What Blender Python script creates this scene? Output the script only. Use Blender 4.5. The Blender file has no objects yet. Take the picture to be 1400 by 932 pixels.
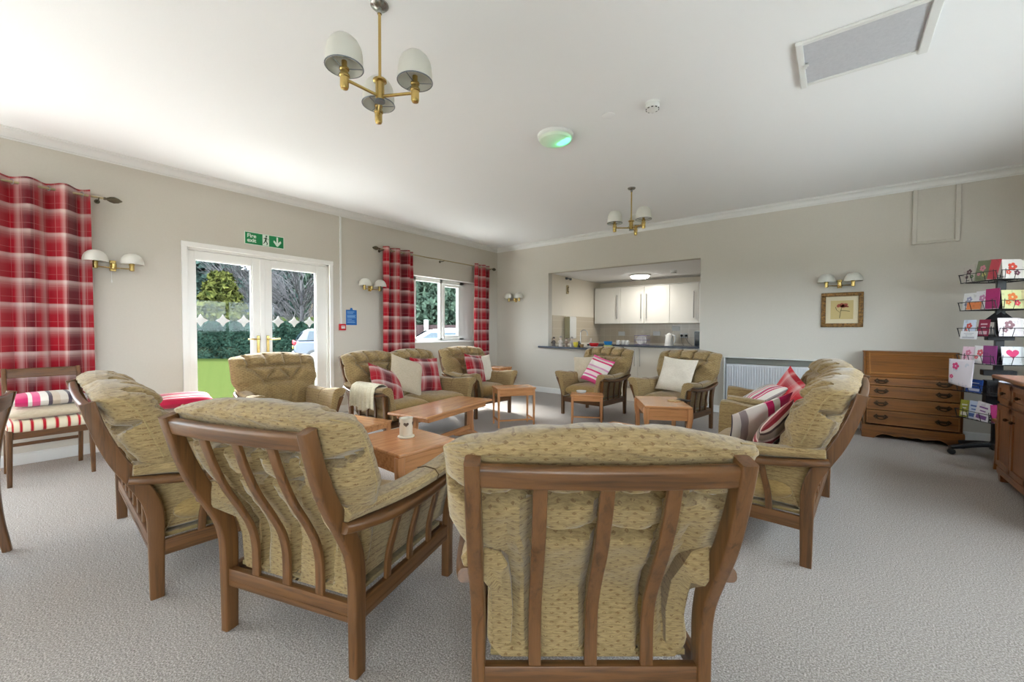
import bpy, bmesh, math, random
from mathutils import Vector, Matrix, noise
from math import sin, cos, pi, radians, sqrt, exp
random.seed(7)
SC = bpy.context.scene
COL = SC.collection

# ---------------------------------------------------------------- camera
YAW, PIT, ROL = 0.667, -0.0255, 0.0032
fw = Vector((-sin(YAW)*cos(PIT), cos(YAW)*cos(PIT), sin(PIT)))
rt = Vector((cos(YAW), sin(YAW), 0)); up = rt.cross(fw)
r2 = rt*cos(ROL) + up*sin(ROL); u2 = r2.cross(fw)
cam_d = bpy.data.cameras.new('camera'); cam = bpy.data.objects.new('camera', cam_d); COL.objects.link(cam)
cam_d.sensor_width = 36; cam_d.lens = 560.65/1400*36; cam_d.clip_start = .02; cam_d.clip_end = 300
cam.matrix_world = Matrix(((r2.x, u2.x, -fw.x, 5.4075), (r2.y, u2.y, -fw.y, 0), (r2.z, u2.z, -fw.z, 1.15), (0, 0, 0, 1)))
SC.camera = cam
D = 6.3785      # back wall
RX, BY = 7.08, -5.0   # right wall, wall behind the camera
CZ = 2.80       # ceiling

# ---------------------------------------------------------------- world, light, exposure
w = bpy.data.worlds.new('sky'); SC.world = w; w.use_nodes = True
bg = w.node_tree.nodes['Background']; bg.inputs[0].default_value = (.80, .90, 1.0, 1); bg.inputs[1].default_value = 1.0
sun_d = bpy.data.lights.new('sun', 'SUN'); sun = bpy.data.objects.new('sun', sun_d); COL.objects.link(sun)
sun_d.energy = 2.2; sun_d.angle = radians(20); sun_d.color = (1, .985, .96)
sun.rotation_euler = (radians(50), 0, radians(256))
def portal(loc, rot, sx, sy):
    d = bpy.data.lights.new('window_light_guide', 'AREA'); o = bpy.data.objects.new('window_light_guide', d); COL.objects.link(o)
    d.shape = 'RECTANGLE'; d.size = sx; d.size_y = sy; d.cycles.is_portal = True
    o.location = loc; o.rotation_euler = rot
portal((-.3, 2.07, 1.0), (0, radians(-90), 0), 2.1, 1.7)
portal((-.3, 4.95, 1.5), (0, radians(-90), 0), 1.3, 1.7)
portal((-.3, -2.4, 1.3), (0, radians(-90), 0), 2.4, 5.0)
portal((RX+.3, -2.65, 1.03), (0, radians(90), 0), 1.85, 3.7)
portal((RX+.3, 3.3, 1.5), (0, radians(90), 0), .9, 3.6)
SC.view_settings.view_transform = 'Standard'; SC.view_settings.look = 'None'
SC.view_settings.gamma = 1; SC.view_settings.use_curve_mapping = False
SC.view_settings.exposure = 4.02
cy = SC.cycles
cy.use_denoising = True; cy.max_bounces = 8; cy.diffuse_bounces = 5; cy.glossy_bounces = 3; cy.transmission_bounces = 6; cy.transparent_max_bounces = 10
cy.caustics_reflective = False; cy.caustics_refractive = False; cy.sample_clamp_indirect = 8

# ---------------------------------------------------------------- materials
def lin(c):
    return tuple(((v/255)/12.92 if v/255 <= .04045 else ((v/255+.055)/1.055)**2.4) for v in c) + (1,)
class NT:
    def __init__(s, name):
        s.m = bpy.data.materials.new(name); s.m.use_nodes = True; s.t = s.m.node_tree; s.b = s.t.nodes['Principled BSDF']
    def n(s, typ, **kw):
        x = s.t.nodes.new(typ)
        for k, v in kw.items():
            if k.startswith('i_'):
                k = k[2:]
                x.inputs[int(k) if k.isdigit() else k.replace('_', ' ')].default_value = v
            else: setattr(x, k, v)
        return x
    def l(s, a, b): s.t.links.new(a, b)
    def coord(s, kind='Object', scale=(1, 1, 1), rot=(0, 0, 0)):
        c = s.n('ShaderNodeTexCoord'); m = s.n('ShaderNodeMapping'); m.inputs['Scale'].default_value = scale; m.inputs['Rotation'].default_value = rot
        s.l(c.outputs[kind], m.inputs[0]); return m.outputs[0]
    def noise(s, vec, scale=5, detail=3, rough=.5, dist=0):
        x = s.n('ShaderNodeTexNoise'); x.inputs['Scale'].default_value = scale; x.inputs['Detail'].default_value = detail
        x.inputs['Roughness'].default_value = rough; x.inputs['Distortion'].default_value = dist
        s.l(vec, x.inputs['Vector']); return x.outputs[0]
    def ramp(s, fac, stops, interp='LINEAR'):
        x = s.n('ShaderNodeValToRGB'); cr = x.color_ramp; cr.interpolation = interp
        while len(cr.elements) < len(stops): cr.elements.new(.5)
        for e, (p, c) in zip(cr.elements, stops): e.position = p; e.color = c
        s.l(fac, x.inputs[0]); return x.outputs[0]
    def math(s, op, a, b=None):
        x = s.n('ShaderNodeMath', operation=op)
        for i, v in enumerate((a, b)):
            if v is None: continue
            if isinstance(v, (int, float)): x.inputs[i].default_value = v
            else: s.l(v, x.inputs[i])
        return x.outputs[0]
    def mix(s, fac, a, b, mode='MIX'):
        x = s.n('ShaderNodeMix', data_type='RGBA', blend_type=mode)
        for i, v in ((0, fac), (6, a), (7, b)):
            if isinstance(v, (int, float)): x.inputs[i].default_value = v
            elif isinstance(v, tuple): x.inputs[i].default_value = v
            else: s.l(v, x.inputs[i])
        return x.outputs[2]
    def bump(s, h, strength=.3, dist=.01):
        x = s.n('ShaderNodeBump'); x.inputs['Strength'].default_value = strength; x.inputs['Distance'].default_value = dist
        s.l(h, x.inputs['Height']); s.l(x.outputs[0], s.b.inputs['Normal'])
    def base(s, c):
        if isinstance(c, tuple): s.b.inputs['Base Color'].default_value = c
        else: s.l(c, s.b.inputs['Base Color'])
    def fin(s, rough=.6, metal=0, spec=.5, sheen=0):
        s.b.inputs['Roughness'].default_value = rough; s.b.inputs['Metallic'].default_value = metal
        s.b.inputs['Specular IOR Level'].default_value = spec; s.b.inputs['Sheen Weight'].default_value = sheen
        return s.m
def plain(name, c, rough=.5, metal=0, spec=.5, mottle=.04):
    t = NT(name); a = lin(c); k = 1-mottle*2
    v = t.noise(t.coord('Object'), 9, 2)
    t.base(t.mix(v, a, tuple(x*k for x in a[:3])+(1,))); return t.fin(rough, metal, spec)
def wood(name, c1, c2, axis='x', rough=.38):
    t = NT(name); sc = {'x': (1.2, 22, 22), 'y': (22, 1.2, 22), 'z': (22, 22, 1.2)}[axis]
    v = t.coord('Object', sc); f = t.noise(v, 2.2, 5, .62, .6)
    g = t.noise(t.coord('Object', tuple(x*4 for x in sc)), 3, 2, .5)
    col = t.ramp(f, [(.28, lin(c2)), (.5, lin(c1)), (.72, tuple(min(1, x*1.18) for x in lin(c1)[:3])+(1,))])
    t.base(t.mix(t.math('MULTIPLY', g, .35), col, lin(c2))); t.bump(g, .12, .002)
    return t.fin(rough, 0, .5)
W1, W2 = (108, 71, 37), (62, 39, 18)
wz = wood('teak_vertical', W1, W2, 'z'); wx = wood('teak_across', W1, W2, 'x'); wy = wood('teak_lengthwise', W1, W2, 'y')
T1, T2 = (200, 142, 94), (160, 106, 66)
tz = wood('table_wood_vertical', T1, T2, 'z', .35); tx = wood('table_wood_across', T1, T2, 'x', .2); ty = wood('table_wood_lengthwise', T1, T2, 'y', .2)
dkx = wood('walnut_across', (134, 84, 36), (80, 46, 18), 'x', .35); dkz = wood('walnut_upright', (134, 84, 36), (80, 46, 18), 'z', .35)
sbz = wood('sideboard_upright', (146, 92, 52), (96, 56, 30), 'z', .35); sbx = wood('sideboard_across', (146, 92, 52), (96, 56, 30), 'x', .3)

def fabric(name, c, c2, dots=False):
    t = NT(name)
    slub = t.noise(t.coord('Object', (14, 14, 90)), 3, 3, .6)
    big = t.noise(t.coord('Object'), 5, 3, .55)
    col = t.ramp(slub, [(.3, lin(c2)), (.62, lin(c))])
    col = t.mix(t.math('MULTIPLY', big, .35), col, lin(tuple(int(x*.86) for x in c)))
    if dots:
        # rows of small brown dashes woven in a diamond lattice
        c0 = t.n('ShaderNodeTexCoord'); sep = t.n('ShaderNodeSeparateXYZ'); t.l(c0.outputs['Object'], sep.inputs[0])
        def lat(ox, oz):
            fx = t.math('SUBTRACT', t.math('FRACT', t.math('ADD', t.math('MULTIPLY', sep.outputs[0], 27), ox)), .5)
            fz = t.math('SUBTRACT', t.math('FRACT', t.math('ADD', t.math('MULTIPLY', sep.outputs[2], 40), oz)), .5)
            return t.math('LESS_THAN', t.math('ADD', t.math('ABSOLUTE', t.math('MULTIPLY', fx, .75)), t.math('ABSOLUTE', fz)), .15)
        d = t.math('MAXIMUM', lat(.25, .25), lat(.75, .75))
        d = t.math('MULTIPLY', d, t.math('GREATER_THAN', t.noise(t.coord('Object'), 160, 1), .44))
        col = t.mix(t.math('MULTIPLY', d, .6), col, lin((100, 68, 38)))
    t.base(col)
    h = t.math('ADD', slub, t.math('MULTIPLY', t.noise(t.coord('Object'), 240, 2), .7))
    t.bump(h, .35, .003)
    return t.fin(.92, 0, .2, .25)
olive = fabric('olive_chenille', (163, 138, 95), (123, 101, 65), True)
olive2 = fabric('olive_chenille_plain', (170, 141, 90), (132, 106, 62))
under = fabric('seat_webbing_cloth', (150, 128, 84), (120, 100, 62))
piping_m = fabric('olive_piping', (168, 144, 98), (138, 114, 72))
cream = fabric('cream_cloth', (226, 216, 200), (206, 194, 176))
linen = fabric('linen_cloth', (206, 192, 168), (186, 170, 146))
lace = fabric('crochet_throw', (228, 220, 196), (196, 184, 152))

def plaid(name, fx=4.6, fy=4.6, red=(158, 10, 32), dark=(64, 4, 20), pale=(206, 190, 184), kv=.62, kh=.40):
    t = NT(name); c0 = t.n('ShaderNodeTexCoord'); sep = t.n('ShaderNodeSeparateXYZ'); t.l(c0.outputs['UV'], sep.inputs[0])
    W = (1, 1, 1, 1); K = (0, 0, 0, 1)
    g = lambda v: (v, v, v, 1)
    def band(o, f, stops): return t.ramp(t.math('FRACT', t.math('MULTIPLY', o, f)), stops)
    v = band(sep.outputs[1], fy, [(0, g(0)), (.45, g(.02)), (.68, g(.3)), (.84, g(.95)), (.91, g(.9)), (.94, g(0)), (1, g(0))])
    h = band(sep.outputs[0], fx, [(0, g(0)), (.42, g(.0)), (.56, g(.7)), (.62, g(.95)), (.72, g(.1)), (1, g(0))])
    dk = band(sep.outputs[0], fx*.5, [(0, g(0)), (.3, g(0)), (.42, g(1)), (.58, g(1)), (.7, g(0)), (1, g(0))])
    thin = t.math('MAXIMUM', band(sep.outputs[0], fx*2, [(0, g(0)), (.47, g(0)), (.5, g(1)), (.53, g(0)), (1, g(0))]),
                  band(sep.outputs[1], fy*2, [(0, g(0)), (.3, g(0)), (.33, g(.6)), (.36, g(0)), (1, g(0))]))
    f = t.math('MINIMUM', t.math('ADD', t.math('MULTIPLY', v, kv), t.math('MULTIPLY', h, kh)), 1.0)
    col = t.mix(t.math('MULTIPLY', dk, .75), lin(red), lin(dark))
    col = t.mix(f, col, lin(pale)); col = t.mix(t.math('MULTIPLY', thin, .3), col, lin((230, 200, 196)))
    t.base(col); t.bump(t.noise(t.coord('UV', (1, 1, 1)), 300, 2), .25, .002); return t.fin(.9, 0, .2, .2)
plaid_cur = plaid('red_tartan_curtain', 4.2, 4.9)
plaid_cus = plaid('red_tartan_cushion', 5.2, 5.2)
plaid_pink = plaid('coral_tartan_cushion', 5, 5, (206, 36, 52), (160, 18, 40), (226, 204, 200), .50, .46)
def stripes(name, cols, freq=1, axis=0):
    t = NT(name); c0 = t.n('ShaderNodeTexCoord'); sep = t.n('ShaderNodeSeparateXYZ'); t.l(c0.outputs['UV'], sep.inputs[0])
    f = t.math('FRACT', t.math('MULTIPLY', sep.outputs[axis], freq)); n = len(cols); pos = 0; st = []
    tot = sum(x[0] for x in cols)
    for wdt, c in cols: st.append((pos/tot, lin(c))); pos += wdt
    t.base(t.ramp(f, st, 'CONSTANT')); t.bump(t.noise(t.coord('UV'), 260, 2), .25, .002); return t.fin(.9, 0, .2, .2)
PK, WH, GY, DK, LG = (206, 40, 104), (232, 224, 216), (160, 148, 148), (84, 72, 82), (204, 194, 184)
stripe_pink = stripes('pink_striped_cloth', [(2, PK), (1, WH), (1, PK), (3, WH), (1, GY), (1, WH), (1, DK), (2, LG), (1, DK), (1, WH), (2, LG), (1, PK), (1, WH), (1, PK), (2, WH), (1, GY)], 3.2)
stripe_soft = stripes('soft_pink_striped_cloth', [(2, (226, 80, 138)), (1, WH), (1, (214, 90, 150)), (2, (226, 200, 200)), (1, PK), (2, LG), (1, (200, 140, 170)), (3, (222, 212, 204)), (1, PK), (1, LG)], 2.6, 1)
stripe_red = stripes('brown_red_striped_cloth', [(2, (150, 20, 40)), (1, (226, 190, 180)), (3, (150, 126, 110)), (1, (70, 44, 40)), (1, (226, 200, 186)), (2, (140, 24, 40)), (2, (120, 96, 84)), (1, (220, 180, 170))], 4, 1)
stripe_runner = stripes('crimson_striped_cloth', [(3, (190, 26, 66)), (1, (234, 190, 190)), (2, (190, 26, 66)), (1, (220, 206, 190)), (2, (140, 110, 110)), (1, (236, 220, 206)), (3, (196, 20, 60)), (1, DK)], 4, 1)
stripe_seat = stripes('red_and_cream_seat_cloth', [(3, (176, 26, 40)), (1, (214, 190, 160)), (7, (222, 210, 186)), (1, (214, 190, 160))], 11)
stripe_grey = stripes('grey_pink_striped_cloth', [(2, GY), (1, WH), (2, LG), (1, DK), (2, LG), (2, (196, 180, 160)), (1, DK), (2, WH), (2, (222, 90, 140)), (1, WH), (3, PK), (1, WH)], 2.4)

wall_m = NT('painted_wall'); wall_m.base(wall_m.mix(wall_m.noise(wall_m.coord('Object'), 60, 3), lin((206, 201, 191)), lin((201, 195, 185)))); wall_m.bump(wall_m.noise(wall_m.coord('Object'), 150, 3), .05, .003); wall_m = wall_m.fin(.85, 0, .25)
kwall_m = plain('kitchen_paint', (232, 224, 210), .8, 0, .25, .01)
ceil_m = NT('ceiling_paint'); ceil_m.base(lin((241, 241, 242))); ceil_m.bump(ceil_m.noise(ceil_m.coord('Object'), 90, 3), .08, .004); ceil_m = ceil_m.fin(.9, 0, .2)
white = plain('white_gloss_paint', (228, 228, 226), .35, 0, .5, .01)
upvc = plain('white_plastic_frame', (236, 235, 232), .3, 0, .5, .005)
shaker = plain('white_cupboard', (226, 224, 218), .3, 0, .5, .008)
steel = plain('brushed_steel', (176, 174, 172), .3, 1)
brass = plain('polished_brass', (206, 178, 112), .25, 1)
oldbrass = plain('antique_brass', (70, 52, 36), .4, .8)
black = plain('black_plastic', (24, 24, 28), .45)
wire = plain('black_wire', (34, 34, 38), .5)
dkglass = plain('dark_glass', (30, 44, 54), .1)
red_p = plain('red_plastic', (196, 24, 36), .4)
blue_p = plain('blue_plastic', (30, 110, 180), .4)
yel_p = plain('yellow_plastic', (216, 200, 80), .4)
green_s = plain('sign_green', (0, 132, 74), .45)
sign_w = plain('sign_white', (226, 240, 228), .5)
slate = plain('dark_worktop', (76, 82, 94), .22)
stone_c = plain('cream_ceramic', (226, 216, 196), .4)
grey_m = plain('grey_metal_cap', (120, 124, 130), .4, .6)
rodm = plain('aged_curtain_rod', (176, 162, 128), .35, .7)
finm = plain('bronze_finial', (92, 84, 66), .45, .5)
rad_m = plain('radiator_white', (222, 224, 228), .4)

carpet = NT('grey_carpet')
_v = carpet.coord('Object'); _n = carpet.noise(_v, 170, 3, .7); _b = carpet.noise(carpet.coord('Object', (1, 1, 1), (0, 0, .6)), 1.3, 3, .5)
_s = carpet.noise(carpet.coord('Object', (1, 7, 1), (0, 0, .5)), 3, 2, .5)
_m = carpet.noise(_v, 45, 4, .65)
_c = carpet.ramp(_n, [(.36, lin((74, 66, 60))), (.5, lin((152, 143, 136))), (.64, lin((224, 217, 210)))])
_c = carpet.mix(carpet.math('MULTIPLY', _s, .5), _c, lin((166, 158, 152)))
_c = carpet.mix(carpet.math('MULTIPLY', _m, .4), _c, lin((184, 176, 170)))
carpet.base(_c); carpet.bump(carpet.math('ADD', carpet.math('ADD', _n, _m), carpet.math('MULTIPLY', _s, .6)), .45, .008); carpet = carpet.fin(1, 0, .1, .1)

tile = NT('beige_tiles'); br = tile.n('ShaderNodeTexBrick'); br.offset = 0; tile.l(tile.coord('Object', (1, 1, 1), (pi/2, 0, 0)), br.inputs[0])
br.inputs['Color1'].default_value = lin((206, 192, 170)); br.inputs['Color2'].default_value = lin((200, 186, 164)); br.inputs['Mortar'].default_value = lin((220, 210, 192))
br.inputs['Scale'].default_value = 1; br.inputs['Mortar Size'].default_value = .003; br.inputs['Brick Width'].default_value = .15; br.inputs['Row Height'].default_value = .15
tile.base(br.outputs[0]); tile = tile.fin(.2, 0, .5)

def emissive(name, c, s, base=(230, 230, 230)):
    t = NT(name); t.base(lin(base)); t.b.inputs['Emission Color'].default_value = lin(c); t.b.inputs['Emission Strength'].default_value = s; return t.fin(.4)
lamp_on = emissive('lit_ceiling_lamp', (255, 250, 240), 1.0)
green_on = emissive('green_led', (40, 255, 150), .16)

glass_m = bpy.data.materials.new('window_glass'); glass_m.use_nodes = True; _t = glass_m.node_tree; _t.nodes.clear()
_o = _t.nodes.new('ShaderNodeOutputMaterial'); _mx = _t.nodes.new('ShaderNodeMixShader'); _tr = _t.nodes.new('ShaderNodeBsdfTransparent'); _gl = _t.nodes.new('ShaderNodeBsdfGlossy')
_tr.inputs[0].default_value = (.93, .95, .95, 1); _gl.inputs['Roughness'].default_value = .02; _mx.inputs[0].default_value = .012
_t.links.new(_tr.outputs[0], _mx.inputs[1]); _t.links.new(_gl.outputs[0], _mx.inputs[2]); _t.links.new(_mx.outputs[0], _o.inputs[0])
opal = bpy.data.materials.new('frosted_glass_shade'); opal.use_nodes = True; _b = opal.node_tree.nodes['Principled BSDF']
_b.inputs['Base Color'].default_value = lin((232, 230, 222)); _b.inputs['Roughness'].default_value = .35; _b.inputs['Subsurface Weight'].default_value = 0
_t = opal.node_tree; _tl = _t.nodes.new('ShaderNodeBsdfTranslucent'); _tl.inputs[0].default_value = lin((232, 230, 222)); _mx = _t.nodes.new('ShaderNodeMixShader'); _mx.inputs[0].default_value = .22
_t.links.new(_b.outputs[0], _mx.inputs[1]); _t.links.new(_tl.outputs[0], _mx.inputs[2]); _t.links.new(_mx.outputs[0], _t.nodes['Material Output'].inputs[0])

# ---------------------------------------------------------------- mesh helpers
def catmull(pts, n=6):
    P = [Vector(p) for p in pts]; out = []
    for i in range(len(P)-1):
        a = P[i-1] if i else P[0]*2-P[1]; b, c = P[i], P[i+1]; d = P[i+2] if i+2 < len(P) else P[-1]*2-P[-2]
        for k in range(n):
            t = k/n
            out.append(.5*((2*b)+(c-a)*t+(2*a-5*b+4*c-d)*t*t+(3*b-a-3*c+d)*t**3))
    out.append(P[-1]); return out
def interp(pts, t):
    x = t*(len(pts)-1); i = min(int(x), len(pts)-2); f = x-i
    return pts[i].lerp(pts[i+1], f)
class MB:
    def __init__(s): s.v = []; s.f = []; s.uv = {}; s.mi = {}
    def add(s, V, F, uv=None, mi=0):
        b = len(s.v); s.v += [Vector(v) for v in V]
        for k, f in enumerate(F):
            if mi: s.mi[len(s.f)] = mi
            s.f.append(tuple(b+i for i in f))
        if uv:
            for i, q in enumerate(uv): s.uv[b+i] = q
        return s
    def box(s, c, d, rz=0, rx=0, ry=0, taper=1, mi=0):
        x, y, z = (q/2 for q in d); M = Matrix.Rotation(rz, 3, 'Z') @ Matrix.Rotation(rx, 3, 'X') @ Matrix.Rotation(ry, 3, 'Y'); c = Vector(c)
        V = [c + M @ Vector((sx*x*(taper if sz < 0 else 1), sy*y*(taper if sz < 0 else 1), sz*z)) for sz in (-1, 1) for sy in (-1, 1) for sx in (-1, 1)]
        return s.add(V, [(0, 2, 3, 1), (4, 5, 7, 6), (0, 1, 5, 4), (2, 6, 7, 3), (0, 4, 6, 2), (1, 3, 7, 5)], mi=mi)
    def sweep(s, path, side, wd, ht, n=4, r=.35, cap=True):
        P = [Vector(p) for p in path]; side = Vector(side).normalized(); ring = []
        k = []  # rounded rectangle section
        for (sx, sy, a0) in ((1, 1, 0), (-1, 1, 90), (-1, -1, 180), (1, -1, 270)):
            for q in range(n):
                a = radians(a0+90*q/(n-1)); k.append((sx*(1-r)+r*cos(a), sy*(1-r)+r*sin(a)))
        V = []; m = len(k)
        for i, p in enumerate(P):
            T = (P[min(i+1, len(P)-1)]-P[max(i-1, 0)]).normalized(); N = T.cross(side).normalized(); S = N.cross(T).normalized()
            f = i/(len(P)-1); ww = wd(f) if callable(wd) else wd; hh = ht(f) if callable(ht) else ht
            # square off the corner radius by the smaller side
            rr = min(ww, hh)*.5*r*2
            for (a, b) in k:
                ax = (abs(a)-(1-r))/r if abs(a) > 1-r else 0; bx = (abs(b)-(1-r))/r if abs(b) > 1-r else 0
                X = math.copysign(ww/2-rr/2+ax*rr/2, a); Y = math.copysign(hh/2-rr/2+bx*rr/2, b)
                V.append(p+S*X+N*Y)
        F = [(i*m+j, i*m+(j+1) % m, (i+1)*m+(j+1) % m, (i+1)*m+j) for i in range(len(P)-1) for j in range(m)]
        if cap: F += [tuple(range(m-1, -1, -1)), tuple((len(P)-1)*m+j for j in range(m))]
        return s.add(V, F)
    def tube(s, path, r, n=8, closed=False):
        P = [Vector(p) for p in path]; L = len(P); V = []; up0 = None
        for i, p in enumerate(P):
            T = ((P[(i+1) % L] if closed else P[min(i+1, L-1)])-(P[i-1] if (closed or i) else P[0])).normalized()
            if up0 is None: up0 = T.orthogonal().normalized()
            N = (up0-T*up0.dot(T)).normalized(); up0 = N; B = T.cross(N); rr = r(i/(L-1)) if callable(r) else r
            V += [p+(N*cos(2*pi*j/n)+B*sin(2*pi*j/n))*rr for j in range(n)]
        K = L if closed else L-1
        F = [(i*n+j, i*n+(j+1) % n, ((i+1) % L)*n+(j+1) % n, ((i+1) % L)*n+j) for i in range(K) for j in range(n)]
        if not closed: F += [tuple(range(n-1, -1, -1)), tuple((L-1)*n+j for j in range(n))]
        return s.add(V, F)
    def lathe(s, prof, c=(0, 0, 0), n=24, cap=True, M=None):
        c = Vector(c); V = []
        for (r, z) in prof:
            for j in range(n):
                q = Vector((r*cos(2*pi*j/n), r*sin(2*pi*j/n), z)); V.append(c+(M @ q if M else q))
        L = len(prof); F = [(i*n+j, i*n+(j+1) % n, (i+1)*n+(j+1) % n, (i+1)*n+j) for i in range(L-1) for j in range(n)]
        if cap: F += [tuple(range(n-1, -1, -1)), tuple((L-1)*n+j for j in range(n))]
        return s.add(V, F)
    def ellip(s, c, r, n=12, m=8):
        return s.lathe([(max(1e-4, sin(pi*i/m))*1, -cos(pi*i/m)) for i in range(m+1)], (0, 0, 0), n, True, None) if 0 else s._el(c, r, n, m)
    def _el(s, c, r, n, m):
        c = Vector(c); V = []
        for i in range(m+1):
            a = pi*i/m
            for j in range(n): V.append(c+Vector((r[0]*sin(a)*cos(2*pi*j/n), r[1]*sin(a)*sin(2*pi*j/n), -r[2]*cos(a))))
        F = [(i*n+j, i*n+(j+1) % n, (i+1)*n+(j+1) % n, (i+1)*n+j) for i in range(m) for j in range(n)]
        return s.add(V, F)
    def grid(s, fn, nu, nv, uvs=(1, 1), mi=0, flip=False):
        V = [fn(i/nu, j/nv) for j in range(nv+1) for i in range(nu+1)]; q = nu+1
        F = [(j*q+i, j*q+i+1, (j+1)*q+i+1, (j+1)*q+i) for j in range(nv) for i in range(nu)]
        if flip: F = [f[::-1] for f in F]
        return s.add(V, F, [(i/nu*uvs[0], j/nv*uvs[1]) for j in range(nv+1) for i in range(nu+1)], mi)
    def prism(s, pts, h, M):
        """outline in the local xy plane, extruded h along local z, then M"""
        n = len(pts); V = [M @ Vector((x, y, 0)) for x, y in pts] + [M @ Vector((x, y, h)) for x, y in pts]
        return s.add(V, [tuple(range(n-1, -1, -1)), tuple(range(n, 2*n))] + [(i, (i+1) % n, n+(i+1) % n, n+i) for i in range(n)])
    def build(s, name, mat, parent=None, bevel=0, smooth=True, weld=False, seg=2):
        me = bpy.data.meshes.new(name); me.from_pydata([tuple(v) for v in s.v], [], s.f)
        for m in (mat if isinstance(mat, (list, tuple)) else [mat]): me.materials.append(m)
        if s.uv:
            ul = me.uv_layers.new(name='UVMap')
            for lp in me.loops: ul.data[lp.index].uv = s.uv.get(lp.vertex_index, (0, 0))
        for i, m in s.mi.items(): me.polygons[i].material_index = m
        if weld:
            bm = bmesh.new(); bm.from_mesh(me); bmesh.ops.remove_doubles(bm, verts=bm.verts, dist=weld if weld is not True else .0006)
            bmesh.ops.recalc_face_normals(bm, faces=bm.faces); bm.to_mesh(me); bm.free()
        if smooth:
            me.shade_smooth(); me.set_sharp_from_angle(angle=radians(38))
        me.update(); o = bpy.data.objects.new(name, me); COL.objects.link(o)
        if bevel:
            b = o.modifiers.new('bevel', 'BEVEL'); b.width = bevel; b.segments = seg; b.limit_method = 'ANGLE'; b.angle_limit = radians(40)
        if parent: o.parent = parent
        return o
def tag(o, label=None, cat=None, group=None, kind=None):
    if label: o['label'] = label
    if cat: o['category'] = cat
    if group: o['group'] = group
    if kind: o['kind'] = kind
    return o
def thing(name, label, cat, loc=(0, 0, 0), rz=0, group=None):
    o = bpy.data.objects.new(name, None); COL.objects.link(o); o.location = loc; o.rotation_euler = (0, 0, rz); o.empty_display_size = .1
    return tag(o, label, cat, group)
def kids(o): return [c for c in bpy.data.objects if c.parent == o]
def copy_tree(o, parent=None):
    c = o.copy(); COL.objects.link(c); c.parent = parent
    for ch in kids(o): copy_tree(ch, c)
    return c
def put(o, loc, rz, label, group=None):
    o.location = loc; o.rotation_euler = (0, 0, rz); o['label'] = label
    if group: o['group'] = group
    return o
def struct(o, label=None): return tag(o, label, None, None, 'structure')

# ================================================================ ROOM SHELL
def slab(name, boxes, mat, bevel=0):
    m = MB()
    for c, d in boxes: m.box(c, d)
    return struct(m.build(name, mat, None, bevel, False))
def rng(a, b): return (a+b)/2, b-a
def bx(x0, x1, y0, y1, z0, z1): return ((x0+x1)/2, (y0+y1)/2, (z0+z1)/2), (x1-x0, y1-y0, z1-z0)
KX0, KX1, KY = 1.238, 5.2, 8.50    # kitchen left wall, right wall, back wall
fl = MB(); fl.box(*bx(-.02, RX, BY, D+.12, -.12, 0)); struct(fl.build('floor', carpet, None, 0, False))
kf = MB(); kf.box(*bx(KX0-.1, KX1+.1, D+.12, KY+.12, -.12, 0)); struct(kf.build('floor_kitchen', plain('kitchen_vinyl', (186, 178, 166), .4), None, 0, False))
slab('ceiling', [bx(-.3, RX+.3, BY-.3, D+.12, CZ, CZ+.12)], ceil_m)
slab('ceiling_kitchen', [bx(KX0-.1, KX1+.1, D+.12, KY+.12, 2.21, 2.33)], ceil_m)
LT = -.30     # left wall outer face
DY0, DY1, DZ = 1.285, 2.865, 2.045
WY0, WY1, WZ0, WZ1 = 4.235, 5.80, .95, 2.055
slab('wall_left', [bx(LT, 0, BY-.3, -4.9, -.1, CZ), bx(LT, 0, -4.9, -1.2, -.1, .1), bx(LT, 0, -1.2, .1, -.1, .6), bx(LT, 0, .1, .22, -.1, CZ), bx(LT, 0, -4.9, .1, 2.3, CZ), bx(LT, 0, .22, DY0, -.1, CZ), bx(LT, 0, DY0, DY1, DZ, CZ),
                   bx(LT, 0, DY1, WY0, -.1, CZ), bx(LT, 0, WY0, WY1, -.1, WZ0), bx(LT, 0, WY0, WY1, WZ1, CZ), bx(LT, 0, WY1, D+.12, -.1, CZ)], wall_m)
OX0, OX1, OZ1, CTZ = 1.238, 3.86, 2.21, .865
PX = 2.42    # end of the serving half wall
slab('wall_back', [bx(-.02, OX0, D, D+.12, -.1, CZ), bx(OX0, OX1, D, D+.12, OZ1, CZ), bx(OX0, PX, D, D+.12, -.1, CTZ-.04), bx(OX1, RX+.1, D, D+.12, -.1, CZ)], wall_m)
slab('wall_right', [bx(RX, RX+.2, -.8, 1.5, -.1, CZ), bx(RX, RX+.2, 1.5, 5.1, -.1, 1.05), bx(RX, RX+.2, 1.5, 5.1, 1.95, CZ), bx(RX, RX+.2, 5.1, D+.12, -.1, CZ), bx(RX, RX+.2, BY-.3, -4.5, -.1, CZ), bx(RX, RX+.2, -4.5, -.8, 1.95, CZ), bx(RX, RX+.2, -4.5, -.8, -.1, .1)], wall_m)
slab('wall_rear', [bx(-.3, RX+.2, BY-.3, BY, -.1, CZ)], wall_m)
slab('wall_kitchen', [bx(KX0-.1, KX0, D+.12, KY, 0, 2.21), bx(KX0-.1, KX1+.1, KY, KY+.12, 0, 2.21), bx(KX1, KX1+.1, D+.12, KY, 0, 2.21)], kwall_m)
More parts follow.
